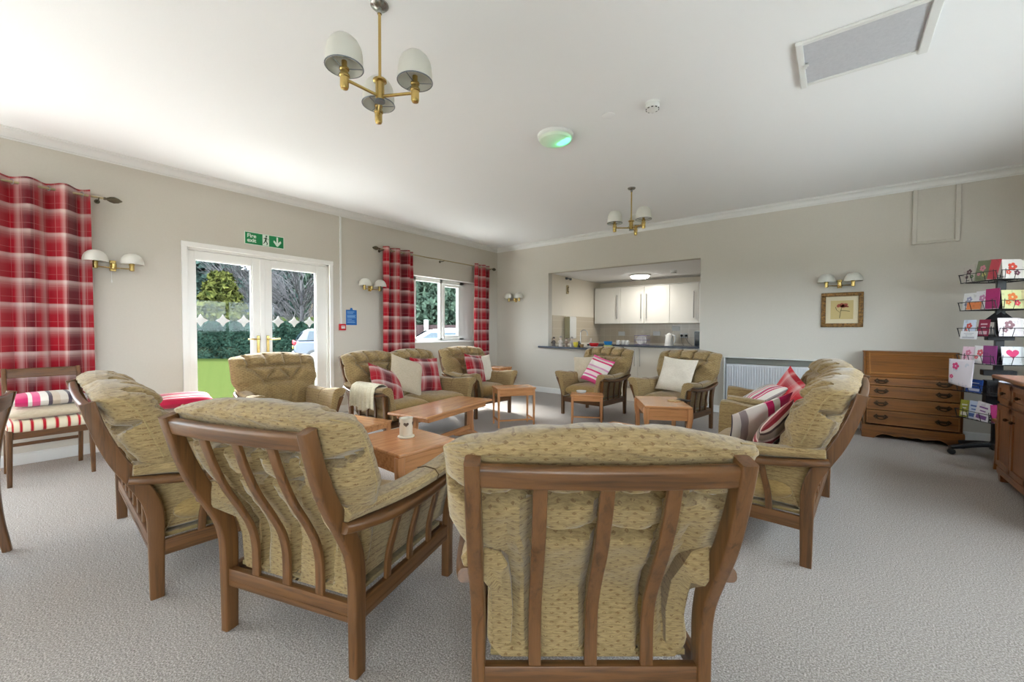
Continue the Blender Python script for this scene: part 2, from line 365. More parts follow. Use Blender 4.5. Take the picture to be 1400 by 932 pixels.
# window behind the left curtain, lengthened past the camera to add daylight
rg = MB()
for y in (-4.87, -3.6, -2.3, -1.2): rg.box((-.12, y, 1.2), (.07, .06, 2.2))
rg.box((-.12, .07, 1.45), (.07, .06, 1.7)); rg.box((-.12, -.55, .63), (.07, 1.3, .06))
rg.box((-.12, -3.05, .13), (.07, 3.7, .06)); rg.box((-.12, -2.4, 2.27), (.07, 5.0, .06))
wr = struct(rg.build('window_2', upvc, None, .004, False))
g = MB(); g.box((-.12, -2.4, 1.45), (.006, 5.0, 1.7)); g.build('pane', glass_m, wr, 0, False)
rg = MB()
for k in range(4): rg.box((RX+.1, -4.5+3.7/3*k, 1.03), (.07, .06, 1.85))
rg.box((RX+.1, -2.65, .13), (.07, 3.7, .06)); rg.box((RX+.1, -2.65, 1.92), (.07, 3.7, .06))
wr = struct(rg.build('added_window_3', upvc, None, .004, False))  # unseen glazing beside the camera, added to brighten the room
rg = MB()
for k in range(4): rg.box((RX+.1, 1.5+1.2*k, 1.5), (.07, .06, .9))
rg.box((RX+.1, 3.3, 1.08), (.07, 3.6, .06)); rg.box((RX+.1, 3.3, 1.92), (.07, 3.6, .06))
wr = struct(rg.build('added_window_4', upvc, None, .004, False))  # another unseen window, added to lift the light on the far chairs
g = MB(); g.box((RX+.1, 3.3, 1.5), (.006, 3.6, .9)); g.build('pane', glass_m, wr, 0, False)
g = MB(); g.box((RX+.1, -2.65, 1.03), (.006, 3.7, 1.85)); g.build('pane', glass_m, bpy.data.objects['added_window_3'], 0, False)
# cornice: coved moulding along the two seen walls
def cornice(name, a, b, inward):
    a, b, inward = Vector(a), Vector(b), Vector(inward); prof = [(0, 2.7185), (.008, 2.7185), (.010, 2.728), (.02, 2.733)] + [(.02+.06*(1-cos(radians(q))), 2.733+.05*sin(radians(q))) for q in (15, 35, 55, 75, 90)] + [(.082, 2.79), (.092, 2.792), (.092, CZ), (0, CZ)]
    m = MB(); V = []
    for p in (a, b):
        for o, z in prof: V.append((p.x+inward.x*o, p.y+inward.y*o, z))
    n = len(prof); m.add(V, [(i, (i+1) % n, n+(i+1) % n, n+i) for i in range(n)] + [tuple(range(n)), tuple(range(2*n-1, n-1, -1))])
    return struct(m.build(name, white))
cornice('trim_1', (0, BY, 0), (0, D, 0), (1, 0, 0)); cornice('trim_2', (0, D, 0), (RX, D, 0), (0, -1, 0))
def skirting(name, segs):
    m = MB()
    for x0, x1, y0, y1 in segs: m.box(*bx(x0, x1, y0, y1, 0, .088)); m.box(*bx(x0, x1 - (.006 if x1-x0 < .05 else 0), y0 + (.006 if y1-y0 < .05 else 0), y1, .088, .098))
    return struct(m.build(name, white, None, .003, False))
skirting('baseboard_left', [(0, .018, BY, DY0-.03), (0, .018, DY1+.03, D)])
skirting('baseboard_back', [(0, PX, D-.018, D), (OX1, RX, D-.018, D)])

# ---- french doors in the left wall
dr = thing('door_1', 'white glazed double doors leading out to the lawn', None); del_ = dr.pop('category', None); tag(dr, kind='structure')
m = MB(); FX = -.06
m.box((.006, DY0-.012, DZ/2), (.022, .05, DZ+.03)); m.box((.006, DY1+.012, DZ/2), (.022, .05, DZ+.03)); m.box((.007, (DY0+DY1)/2, DZ+.0125), (.026, DY1-DY0+.078, .052))
for y in (DY0+.018, DY1-.018): m.box((-.09, y, DZ/2), (.10, .036, DZ))
m.box((-.09, (DY0+DY1)/2, DZ-.018), (.10, DY1-DY0, .036)); m.box((-.09, (DY0+DY1)/2, .02), (.14, DY1-DY0, .04))
m.box((-.145, DY1-.05, DZ/2), (.02, .10, DZ)); m.box((-.22, (DY0+DY1)/2, .0), (.16, DY1-DY0, .05))
m.build('frame', upvc, dr, .004, False)
YM = 2.045
def leaf(y0, y1, gy0, gy1, hs):
    m = MB(); z0, z1, gz0, gz1 = .05, DZ-.04, .22, 1.915
    m.box(*bx(FX-.045, FX+.01, y0, gy0, z0, z1)); m.box(*bx(FX-.045, FX+.01, gy1, y1, z0, z1)); m.box(*bx(FX-.045, FX+.01, gy0, gy1, gz1, z1)); m.box(*bx(FX-.045, FX+.01, gy0, gy1, z0, gz0))
    for (a, b, c, d) in ((gy0, gy0+.012, gz0, gz1), (gy1-.012, gy1, gz0, gz1), (gy0, gy1, gz0, gz0+.012), (gy0, gy1, gz1-.012, gz1)): m.box(*bx(FX-.038, FX+.002, a, b, c, d))
    lf = m.build('door_leaf', upvc, dr, .004, False)
    g = MB(); g.box(*bx(FX-.022, FX-.016, gy0, gy1, gz0, gz1)); g.build('pane', glass_m, lf, 0, False)
    hy = (gy1+y1)/2 if hs < 0 else (y0+gy0)/2
    h = MB(); h.box((FX+.016, hy, .96), (.012, .03, .24)); h.tube([(FX+.02, hy, 1.035), (FX+.065, hy, 1.035), (FX+.07, hy+hs*.03, 1.037), (FX+.07, hy+hs*.125, 1.04)], .009); h.tube([(FX+.016, hy, .90), (FX+.03, hy, .90)], .011)
    h.build('handle', brass, lf, .003)
leaf(DY0+.036, YM, 1.377, 1.931, -1); leaf(YM+.004, DY1-.036, 2.14, 2.702, 1)
m = MB(); m.box((FX+.016, YM-.005, 1.03), (.014, .055, DZ-.1)); m.build('meeting_bar', upvc, dr, .005, False)
def star(c, a, n='manifestation_sticker'):
    pts = []
    for k in range(4):
        A = k*pi/2; pts.append((a*cos(A), a*sin(A)))
        for q in (.25, .5, .75):
            t = A+q*pi/2; rr = a*(1-.42*sin(q*pi)); pts.append((rr*cos(t)*.92, rr*sin(t)*.92))
    m = MB(); m.prism(pts, .002, Matrix.Translation(c) @ Matrix(((0, 0, 1, 0), (1, 0, 0, 0), (0, 1, 0, 0), (0, 0, 0, 1))))
    return m.build('window_sticker', white, dr, 0, False)
for y in (1.427, 1.636, 1.846, 2.226, 2.42, 2.615): star((FX-.015, y, 1.252), .072)
# ---- window in the left wall
wn = thing('window_1', 'white framed two pane window between the red curtains', None); wn.pop('category', None); tag(wn, kind='structure')
m = MB(); X0, X1 = -.16, -.10
m.box(*bx(X0, X1, 4.30, 4.40, .97, 2.05)); m.box(*bx(X0, X1, 5.41, 5.52, .97, 2.05)); m.box(*bx(X0, X1, 4.925, 4.985, .97, 2.05)); m.box(*bx(X0, X1, 4.30, 5.52, 1.985, 2.05)); m.box(*bx(X0, X1, 4.30, 5.52, .95, 1.01))
m.box(*bx(X0-.05, X1-.03, 5.52, 5.82, .95, 2.05)); m.box(*bx(X0-.05, X1-.03, 4.2, 4.30, .95, 2.05))
m.build('window_frame', upvc, wn, .004, False)
m = MB(); 
for a, b, c, d in ((4.985, 5.03, 1.02, 1.975), (5.365, 5.41, 1.02, 1.975), (5.03, 5.365, 1.93, 1.975), (5.03, 5.365, 1.01, 1.06)): m.box(*bx(X0+.01, X1+.015, a, b, c, d))
sh = m.build('sash', upvc, wn, .004, False)
g = MB(); g.box(*bx(-.132, -.126, 4.40, 4.93, 1.01, 1.99)); g.build('pane', glass_m, wn, 0, False)
g = MB(); g.box(*bx(-.132, -.126, 5.03, 5.37, 1.05, 1.94)); g.build('pane', glass_m, sh, 0, False)
m = MB(); m.box(*bx(-.10, .02, 4.19, 5.84, .935, .957)); m.build('window_sill', upvc, wn, .006, False)
m = MB(); m.box(*bx(-.10, .001, 5.80, 5.805, .957, 2.05)); m.box(*bx(-.10, .001, 4.235, 4.24, .957, 2.05)); m.box(*bx(-.10, .001, 4.235, 5.805, 2.05, 2.055)); m.build('reveal_lining', upvc, wn, 0, False)

# ================================================================ KITCHEN beyond the opening
m = MB(); m.box(*bx(KX0, KX1, KY-.008, KY-.001, .90, 1.31)); o = struct(m.build('trim_kitchen_back_tiles', tile, None, 0, False))
tile2 = tile.copy(); 
m = MB(); m.box(*bx(KX0, KX0+.008, D+.13, KY-.01, .90, 1.44)); o = m.build('trim_kitchen_side_tiles', tile, None, 0, False); struct(o)
# serving worktop on the half wall
m = MB(); pts = [(1.04, 6.33), (PX+.05, 6.13), (PX+.05, 6.95), (1.245, 6.95), (1.245, D-.003), (1.04, D-.003)]
m.prism([(a, b) for a, b in pts], .032, Matrix.Translation((0, 0, CTZ-.032)))
wt = tag(m.build('worktop', slate, None, .004, False), 'dark slate serving worktop on the white half wall of the kitchen hatch', 'worktop')
m = MB(); m.box(*bx(PX-.55, PX, D+.13, 6.92, .10, CTZ-.034)); m.box(*bx(PX-.55, PX-.02, D+.15, 6.88, 0, .10))
fc = tag(m.build('base_cabinet', shaker, None, .003, False), 'white kitchen cabinet under the end of the serving worktop', 'cabinet')
m = MB(); m.box(*bx(KX0+.01, KX1-.01, 7.88, KY-.01, .835, .868)); tag(m.build('worktop', slate, None, .004, False), 'long dark worktop along the kitchen back wall under the wall cupboards', 'worktop')
# base cabinets under the back worktop
xs = [1.26, 1.83, 2.35, 2.87, 3.40, 3.98, 4.56, 5.15]
pos_b = ['left corner', 'second from the left', 'third from the left', 'middle', 'next to the right of the middle', 'second from the right', 'right corner']
for i in range(1, 5):
    x0, x1 = xs[i], xs[i+1]
    c = thing('base_cabinet', ['white base cabinet behind the end of the serving counter', 'white base cabinet seen between the two far armchairs', 'white base cabinet just behind the armchair with the cream cushion', 'white base cabinet at the right edge of the kitchen opening'][i-1], 'cabinet', (x0, 7.91, 0), 0, 'kitchen base cabinets')
    b = MB(); b.box(*bx(.002, x1-x0-.002, .02, .57, .1, .833)); b.box(*bx(.01, x1-x0-.01, .06, .5, 0, .1)); b.build('body', shaker, c, 0, False)
    d = MB(); d.box(*bx(.003, x1-x0-.003, 0, .019, .11, .825)); dd = d.build('door', shaker, c, .002, False)
    hx = (x1-x0-.06) if i % 2 else .05
    h = MB(); h.tube([(hx, -.03, .45), (hx, -.03, .80)], .006); h.tube([(hx, -.03, .47), (hx, 0, .47)], .004); h.tube([(hx, -.03, .78), (hx, 0, .78)], .004); h.build('handle', steel, dd)
# wall cupboards
labs = ['white wall cupboard nearest the kitchen left wall', 'white wall cupboard second from the left above the dish rack', 'white wall cupboard above the white kettle', 'white wall cupboard with a long handle beside the right edge of the opening', 'white wall cupboard mostly hidden past the right edge of the opening']
xw = [1.27, 1.86, 2.37, 2.87, 3.40, 4.0]; hnd = [1.80, 2.31, 2.42, 3.32, 3.46]
for i in range(5):
    x0, x1 = xw[i], xw[i+1]
    c = thing('wall_cupboard', labs[i], 'cupboard', (x0, 8.17, 1.30), 0, 'kitchen wall cupboards')
    b = MB(); b.box(*bx(.001, x1-x0-.001, .02, .32, 0, .76)); b.build('body', shaker, c, 0, False)
    d = MB(); d.box(*bx(.003, x1-x0-.003, 0, .019, .004, .745)); dd = d.build('door', shaker, c, .002, False)
    hx = hnd[i]-x0; h = MB(); h.tube([(hx, -.03, .10), (hx, -.03, .60)], .009); h.tube([(hx, -.03, .13), (hx, 0, .13)], .005); h.tube([(hx, -.03, .57), (hx, 0, .57)], .005); h.build('handle', steel, dd)
m = MB(); m.box(*bx(1.26, 4.0, 8.165, 8.2, 2.062, 2.075)); tag(m.build('cupboard_cornice', shaker, None, .003, False), 'thin white top strip running over the kitchen wall cupboards', 'moulding')
# kitchen ceiling lamp (lit)
kl = thing('ceiling_lamp', 'round lit white lamp on the kitchen ceiling', 'lamp', (2.50, 7.58, 2.21))
m = MB(); m.lathe([(.20, 0), (.20, -.02), (.185, -.03)], n=32); m.build('rim', white, kl)
m = MB(); m.lathe([(.17, -.028), (.165, -.05), (.13, -.07), (.06, -.08), (.001, -.082)], n=32, cap=False); m.build('diffuser', lamp_on, kl)
ld = bpy.data.lights.new('kitchen_lamp_light', 'AREA'); lo = bpy.data.objects.new('kitchen_lamp_light', ld); COL.objects.link(lo); ld.shape = 'DISK'; ld.size = .34; ld.energy = .75; ld.color = (1, .95, .86); lo.location = (2.5, 7.58, 2.10)
def smoke(name, label, loc):
    o = thing(name, label, 'smoke detector', loc)
    m = MB(); m.lathe([(.052, 0), (.052, -.012), (.048, -.014), (.05, -.018), (.047, -.045), (.03, -.058), (.001, -.06)], n=28, cap=False); m.build('casing', white, o)
    m = MB()
    for k in range(10): m.box((.044*cos(k*.628), .044*sin(k*.628), -.047), (.014, .005, .007), rz=k*.628+pi/2)
    m.build('vent_slots', black, o, 0, False); return o
smoke('smoke_detector', 'white smoke detector on the kitchen ceiling near the lit lamp', (3.18, 7.38, 2.21))
smoke('smoke_detector', 'white round smoke detector on the lounge ceiling near the loft hatch', (4.34, 2.99, CZ))
# water heater on the kitchen left wall
wh = thing('water_heater', 'tall white box water heater on the kitchen left wall', 'water heater', (KX0+.01, 7.05, .99))
m = MB(); m.box((.075, 0, .22), (.13, .26, .44)); m.build('casing', shaker, wh, .03, True, seg=4)
m = MB(); m.box((.075, -.132, .22), (.12, .006, .42)); m.build('side_shade', plain('olive_side_shade', (160, 154, 124), .5), wh, .003, False)  # shaded side of the white box, its olive shade put into the colour
# fitting up on the kitchen wall: small board with two hooks
m = MB(); m.box((KX0+.012, 7.05, 1.96), (.02, .07, .17)); ht = tag(m.build('wall_plaque', plain('tan_board', (190, 170, 130), .6), None, .006), 'small tan plaque hanging high on the kitchen left wall', 'plaque')
m = MB(); m.tube([(KX0+.03, 7.05+.03*cos(a), 1.96+.05*sin(a)) for a in [radians(q) for q in range(60, 301, 24)]], .006); m.build('hook', oldbrass, ht)
m = MB(); m.box((KX0+.02, 7.06, 2.18), (.03, .2, .014)); 
for y in (6.98, 7.13): m.lathe([(.022, 0), (.026, -.03), (.018, -.04)], (KX0+.03, y, 2.19), 14)
tag(m.build('spotlight_bar', grey_m, None), 'tiny grey twin fitting at the top of the kitchen left wall', 'light fitting')
# sink tap on the serving counter
ZC = CTZ
m = MB(); m.lathe([(.024, 0), (.022, .02), (.012, .03), (.012, .06)], (0, 0, 0)); m.tube([(0, 0, .05), (0, 0, .24)] + [(.06-.06*cos(a), 0, .24+.06*sin(a)) for a in [radians(q) for q in range(0, 181, 20)]] + [(.12, 0, .20)], .009, 10)
m.tube([(-.05, 0, .035), (.05, 0, .035)], .008)
tp = tag(m.build('tap', steel), 'tall chrome swan neck tap at the serving counter sink', 'tap'); tp.location = (1.78, 6.62, ZC); tp.rotation_euler = (0, 0, .5)
# figurines and bits at the left of the counter
def figurine(x, y, h, c, label, rz=0, seg=3):
    o = thing('figurine', label, 'figurine', (x, y, ZC), rz, 'figurines at the left end of the serving counter')
    m = MB(); m.lathe([(h*.20, 0), (h*.19, h*.05), (h*.15, h*.25), (h*.17, h*.45), (h*.11, h*.6), (h*.05, h*.66)], n=14); m.tube([(h*.13, 0, h*.55), (h*.24, -.01, h*.4), (h*.12, -.05, h*.35)], h*.05); m.tube([(-h*.13, 0, h*.55), (-h*.24, -.01, h*.4), (-h*.12, -.05, h*.35)], h*.05); m.build('body', plain('figurine_glaze', c, .5), o)
    m = MB(); m.ellip((0, 0, h*.78), (h*.13, h*.13, h*.15)); hd = m.build('head', plain('figurine_face', (216, 196, 178), .5), o)
    m = MB(); m.lathe([(h*.15, h*.82), (h*.13, h*.9), (h*.07, h*.98), (.001, h)], n=14, cap=False); m.build('hat', plain('figurine_hat', tuple(int(v*.7) for v in c), .6), o)
figurine(1.31, 6.46, .17, (86, 74, 70), 'dark clothed figurine standing leftmost on the serving counter')
figurine(1.47, 6.44, .19, (206, 196, 188), 'pale figurine between the dark and the brown figurines')
figurine(1.60, 6.42, .16, (150, 126, 108), 'brownish seated figurine third along the serving counter', .4)
figurine(1.72, 6.41, .18, (196, 186, 180), 'pale figurine nearest the dark jar on the serving counter', -.3)
m = MB(); m.lathe([(.028, 0), (.03, .01), (.03, .07), (.018, .085), (.018, .1)], n=18); o = tag(m.build('jar', plain('dark_jar', (52, 50, 54), .3)), 'small dark jar on the serving counter beside the pale figurine', 'jar'); o.location = (1.86, 6.42, ZC)
m = MB(); m.lathe([(.022, 0), (.025, .01), (.025, .07), (.01, .10), (.01, .13), (.016, .135), (.016, .15)], n=18); o = tag(m.build('soap_bottle', plain('clear_soap', (196, 186, 176), .3)), 'small pale pump bottle beside the tap on the serving counter', 'bottle'); o.location = (2.02, 6.56, ZC)
def bowl(x, y, r, h, c, name, label, z=ZC, cat='bowl'):
    m = MB(); m.lathe([(r*.55, 0), (r*.6, .004), (r*.9, h*.6), (r, h), (r*.96, h), (r*.84, h*.58), (r*.5, .012), (.001, .01)], n=24, cap=False); o = tag(m.build(name, plain(name+'_glaze', c, .35)), label, cat); o.location = (x, y, z); return o
bowl(1.86, 6.30, .045, .085, (214, 196, 70), 'mug', 'yellow mug on the serving counter in front of the tap', cat='mug')
bowl(1.97, 6.32, .04, .05, (150, 120, 80), 'bowl', 'small brown bowl beside the yellow mug')
bowl(2.11, 6.50, .085, .07, (214, 40, 44), 'bowl', 'red plastic bowl on the serving counter')
bowl(2.44, 6.36, .075, .045, (206, 206, 110), 'bowl', 'pale yellow bowl at the end of the serving counter')
bowl(2.27, 6.72, .075, .10, (40, 130, 190), 'bowl', 'blue plastic bowl behind the pale yellow bowl')
m = MB(); m.lathe([(.07, 0), (.16, .012), (.165, .016), (.155, .016), (.07, .005), (.001, .004)], n=28, cap=False); o = tag(m.build('tray', plain('white_tray', (222, 222, 224), .3)), 'flat white oval tray lying on the serving counter', 'tray'); o.location = (2.2, 6.28, ZC); o.scale = (1, .6, 1)
ZB = .868
for k, (x, y, l) in enumerate([(1.88, 8.02, 'leftmost'), (1.98, 8.05, 'middle'), (2.07, 8.02, 'rightmost')]):
    o = thing('mug', '%s of three white mugs on the back worktop left of the dish rack' % l, 'mug', (x, y, ZB), 0, 'white mugs on the back worktop')
    m = MB(); m.lathe([(.03, 0), (.036, .01), (.037, .09), (.033, .09), (.03, .012), (.001, .012)], n=20, cap=False); m.build('cup', white, o)
    m = MB(); m.tube([(.036, 0, .075), (.06, 0, .07), (.062, 0, .04), (.036, 0, .025)], .005); m.build('handle', white, o)
dk = thing('dish_rack', 'small purple grey wire dish rack with plates on the back worktop', 'dish rack', (2.36, 8.1, ZB))
m = MB()
for z in (.01, .1, .19): m.tube([(-.12, -.1, z), (.12, -.1, z), (.12, .1, z), (-.12, .1, z)], .006, 6, True)
for k in range(9):
    x = -.12+.03*k; m.tube([(x, -.1, 0), (x, -.1, .19)], .003, 5); m.tube([(x, .1, 0), (x, .1, .19)], .003, 5)
m.build('wire_frame', plain('lilac_wire', (130, 122, 150), .5), dk)
for k in range(4):
    m = MB(); m.lathe([(.001, .0), (.06, .002), (.085, .012), (.085, .016), (.06, .006), (.001, .004)], n=20, cap=False, M=Matrix.Rotation(pi/2, 3, 'X')); o = tag(m.build('plate', white), 'white plate standing upright in the wire dish rack', 'plate', 'plates in the dish rack'); o['label'] = ['frontmost white plate in the wire dish rack', 'second white plate from the front in the wire dish rack', 'third white plate from the front in the wire dish rack', 'rearmost white plate in the wire dish rack'][k]; o.location = (2.36, 8.03+.04*k, ZB+.10)
kt = thing('kettle', 'white jug kettle on the back worktop', 'kettle', (2.90, 8.08, ZB))
m = MB(); m.lathe([(.085, 0), (.085, .015), (.08, .02)], n=24); m.build('base', white, kt)
m = MB(); m.lathe([(.078, .022), (.08, .04), (.07, .14), (.06, .20), (.05, .22), (.001, .225)], n=24, cap=False); m.add([(-.05, -.02, .20), (-.05, .02, .20), (-.09, 0, .215), (-.055, 0, .14)], [(0, 1, 2), (0, 3, 1), (0, 2, 3), (1, 3, 2)]); m.build('jug', white, kt)
m = MB(); m.tube([(.055, 0, .20), (.10, 0, .20), (.115, 0, .15), (.10, 0, .07), (.075, 0, .05)], .011); m.build('handle', white, kt)
m = MB(); m.lathe([(.052, .22), (.03, .235), (.012, .24), (.012, .25), (.001, .252)], n=20, cap=False); m.build('lid', white, kt)
def socket(x, z, label, plug=True, y=KY-.012):
    o = thing('wall_socket', label, 'socket', (x, y, z)); m = MB(); m.box((0, 0, 0), (.15, .012, .09)); m.build('face_plate', white, o, .003, False)
    return o
socket(1.76, 1.09, 'white double socket on the tiles behind the white mugs'); socket(2.52, 1.10, 'white double socket on the tiles between the dish rack and the kettle'); socket(2.90, 1.20, 'white switch plate on the tiles above the kettle'); socket(3.06, 1.06, 'white double socket with two black plugs right of the kettle')
for k, l in ((0, 'left'), (1, 'right')):
    m = MB(); m.lathe([(.02, 0), (.024, .01), (.02, .035), (.001, .04)], (0, 0, 0), 14, False, Matrix.Rotation(pi/2, 3, 'X')); x = 3.02+.085*k
    m.tube([(0, -.03, -.01), (0.0, -.045, -.05), (.03+.05*k, -.10, -.15), (.08+.07*k, -.14, -.19)], .004, 6)
    o = tag(m.build('plug', black), '%s one of two black plugs in the socket right of the kettle' % l, 'plug'); o.location = (x, KY-.018, 1.06)
mw = thing('microwave', 'dark fronted microwave at the right end of the back worktop', 'microwave', (3.60, 8.2, ZB))
m = MB(); m.box((0, 0, .14), (.46, .36, .28)); m.build('casing', plain('microwave_steel', (110, 116, 124), .35), mw, .008, False)
m = MB(); m.box((-.05, -.184, .14), (.34, .012, .25)); m.build('door', dkglass, mw, .004, False)
m = MB(); m.box((.18, -.184, .14), (.09, .012, .25)); m.build('control_panel', black, mw, .004, False)

# ================================================================ WALL AND CEILING FIXTURES
# fire exit sign, made on the left wall
def L2W(y, z, x=0): return Vector((x, y, z))
MW = lambda y, z, x: Matrix.Translation((x, y, z)) @ Matrix(((0, 0, 1, 0), (1, 0, 0, 0), (0, 1, 0, 0), (0, 0, 0, 1)))  # local xy -> wall yz
sg = thing('fire_exit_sign', 'green fire exit sign with running figure and down arrow above the doors', 'sign', (0, 1.839, 2.150))
m = MB(); m.prism([(0, 0), (.433, 0), (.433, .146), (0, .146)], .004, MW(0, 0, .001)); m.build('border', sign_w, sg, 0, False)
m = MB(); m.prism([(.006, .006), (.427, .006), (.427, .14), (.006, .14)], .002, MW(0, 0, .004)); m.build('panel', green_s, sg, 0, False)
def text(body, size, y, z, x, mat, parent, name='lettering', align='LEFT', rot=None, bold=.0):
    c = bpy.data.curves.new(name, 'FONT'); c.body = body; c.size = size; c.extrude = .0008; c.align_x = align; c.offset = bold
    o = bpy.data.objects.new(name, c); COL.objects.link(o); c.materials.append(mat); 
    bpy.context.view_layer.update(); me = bpy.data.meshes.new_from_object(o); bpy.data.objects.remove(o); o = bpy.data.objects.new(name, me); COL.objects.link(o)
    o.parent = parent; o.location = (x, y, z); o.rotation_euler = rot or (pi/2, 0, pi/2); return o
text('Fire', .062, .025, .082, .0065, sign_w, sg, bold=.0015); text('exit', .062, .025, .030, .0065, sign_w, sg, bold=.0015)
m = MB(); m.prism([(.190, .008), (.262, .008), (.262, .138), (.190, .138)], .0015, MW(0, 0, .0055)); pn = m.build('pictogram_panel', sign_w, sg, 0, False)
m = MB()  # running figure
P = lambda pts: m.prism(pts, .001, MW(0, 0, .0072))
P([(.232+.010*cos(a), .122+.010*sin(a)) for a in [radians(q) for q in range(0, 360, 30)]])
P([(.222, .108), (.238, .106), (.232, .066), (.214, .064)]); P([(.214, .066), (.226, .064), (.212, .040), (.196, .030), (.194, .036), (.204, .044)]); P([(.222, .066), (.233, .064), (.246, .042), (.240, .018), (.232, .018), (.236, .040)])
P([(.222, .106), (.226, .098), (.206, .088), (.200, .094)]); P([(.236, .104), (.240, .098), (.256, .086), (.252, .080)])
m.build('running_figure', plain('sign_dark', (20, 60, 40), .5), pn, 0, False)
m = MB(); m.prism([(.346, .132), (.364, .132), (.364, .062), (.392, .092), (.400, .070), (.362, .020), (.348, .020), (.310, .070), (.318, .092), (.346, .062)], .0015, MW(0, 0, .0055)); m.build('arrow', sign_w, sg, 0, False)
# blue notice, call point, conduit
nt = thing('notice', 'blue fire action notice on the wall right of the doors', 'notice', (0, 3.09, 1.22))
m = MB(); m.prism([(0, 0), (.165, 0), (.165, .215), (.105, .215), (.095, .245), (.07, .245), (.06, .215), (0, .215)], .004, MW(0, 0, .001)); m.build('board', plain('notice_blue', (20, 100, 178), .4), nt, .002, False)
m = MB()
for k, (wd, z) in enumerate([(.11, .185), (.09, .165), (.13, .135), (.12, .12), (.13, .105), (.07, .08), (.11, .055), (.12, .035)]): m.prism([(.017, z), (.017+wd, z), (.017+wd, z+.006), (.017, z+.006)], .001, MW(0, 0, .005))
m.build('printed_lines', plain('pale_blue_print', (150, 196, 232), .5), nt, 0, False)
cp = thing('fire_call_point', 'red fire alarm call point at the foot of the white conduit', 'alarm call point', (0, 2.975, 1.145))
m = MB(); m.box((.022, .05, .045), (.042, .088, .088)); m.build('box', red_p, cp, .005)
m = MB(); m.box((.044, .05, .045), (.003, .055, .04)); m.build('push_panel', white, cp, .001, False)
m = MB(); m.box((.045, .05, .052), (.003, .05, .006)); m.build('red_line', red_p, cp, 0, False)
m = MB(); m.box((.009, 3.012, (1.235+2.72)/2), (.018, .024, 2.72-1.235)); tag(m.build('conduit', white, None, .003, False), 'thin white cable conduit rising from the call point to the cornice', 'conduit')
m = MB(); m.tube([(.012, .715, 1.75), (.012, .716, 1.62)], .0015, 5); m.lathe([(.003, -.02), (.006, -.012), (.004, .008), (.001, .012)], (.012, .716, 1.61), 10); tag(m.build('pull_cord', white), 'tiny white pull cord under the left wall light', 'cord')
# wall lights
def make_sconce():
    o = thing('wall_light', '', 'wall light', (0, 0, 0))      # local: wall plane y=0, sticks out to -y
    m = MB(); m.box((0, -.012, .01), (.045, .022, .10)); m.tube([(0, -.02, -.005), (0, -.055, -.01)], .012, 10); m.lathe([(.02, -.025), (.022, -.02), (.022, .03), (.016, .035)], (0, -.055, 0), 16); m.build('back_plate', brass, o, .004)
    for sx in (-1, 1):
        a = MB(); a.tube([(0, -.055, -.012), (sx*.125, -.075, -.012)], .005, 8); a.lathe([(.010, -.032), (.019, -.028), (.019, .025), (.023, .028), (.023, .036), (.014, .04), (.014, .06)], (sx*.125, -.075, 0), 16); arm = a.build('arm', brass, o)
        s_ = MB(); prof = [(.088, .03), (.087, .05), (.082, .075), (.070, .10), (.052, .12), (.028, .132), (.001, .136)]; s_.lathe(prof + [(.001, .1335), (.027, .1295), (.05, .1175), (.067, .098), (.0785, .074), (.0835, .05), (.085, .03), (.088, .03)], (sx*.125, -.095, 0), 24, False); s_.build('glass_shade', opal, arm)
    return o
sc0 = make_sconce()
GW = 'twin shade brass wall lights'
put(sc0, (0, .725, 1.74), radians(90), 'twin shade brass wall light beside the large left red curtain', GW)
put(copy_tree(sc0), (0, 3.46, 1.76), radians(90), 'twin shade brass wall light above the blue notice beside the window curtain', GW)
put(copy_tree(sc0), (.49, D, 1.745), 0, 'twin shade brass wall light on the back wall near the room corner', GW)
put(copy_tree(sc0), (5.44, D, 1.715), 0, 'twin shade brass wall light above the framed flower picture', GW)
# framed picture
fr = thing('framed_picture', 'small gilt framed print of a red flower under the wall light', 'picture', (5.467, D, 1.413))
m = MB(); a, b, wd = .200, .209, .046
for c, d in (((0, -.014, b-wd/2), (2*a, .026, wd)), ((0, -.014, -b+wd/2), (2*a, .026, wd)), ((-a+wd/2, -.014, 0), (wd, .026, 2*b-2*wd)), ((a-wd/2, -.014, 0), (wd, .026, 2*b-2*wd))): m.box(c, d)
gt = NT('antique_gilt'); gt.base(gt.ramp(gt.noise(gt.coord('Object'), 40, 4, .7), [(.35, lin((70, 46, 20))), (.55, lin((132, 96, 44))), (.75, lin((168, 130, 70)))])); gt = gt.fin(.4, .35)
m.build('frame', gt, fr, .006)
m = MB(); m.box((0, -.006, 0), (2*a-2*wd+.01, .008, 2*b-2*wd+.01)); m.build('mount', plain('cream_mount', (222, 208, 176), .7), fr, 0, False)
m = MB(); m.box((0, -.011, 0), (.215, .002, .225)); pr_ = m.build('print', plain('ochre_print', (204, 182, 126), .7), fr, 0, False)
MB2 = Matrix.Translation((0, -.0125, 0)) @ Matrix(((1, 0, 0, 0), (0, 0, -1, 0), (0, 1, 0, 0), (0, 0, 0, 1)))
m = MB()
for cx_, cz_, rx_, rz_, an in ((.0, .055, .022, .028, .2), (.028, .058, .03, .018, .3), (-.03, .05, .018, .024, -.5), (.012, .038, .03, .014, 0), (.045, .04, .022, .010, -.3)):
    m.prism([(cx_+rx_*cos(t)*cos(an)-rz_*sin(t)*sin(an), cz_+rx_*cos(t)*sin(an)+rz_*sin(t)*cos(an)) for t in [radians(q) for q in range(0, 360, 30)]], .001, MB2)
m.build('petals', plain('faded_red_petals', (170, 84, 64), .7), pr_, 0, False)
m = MB()
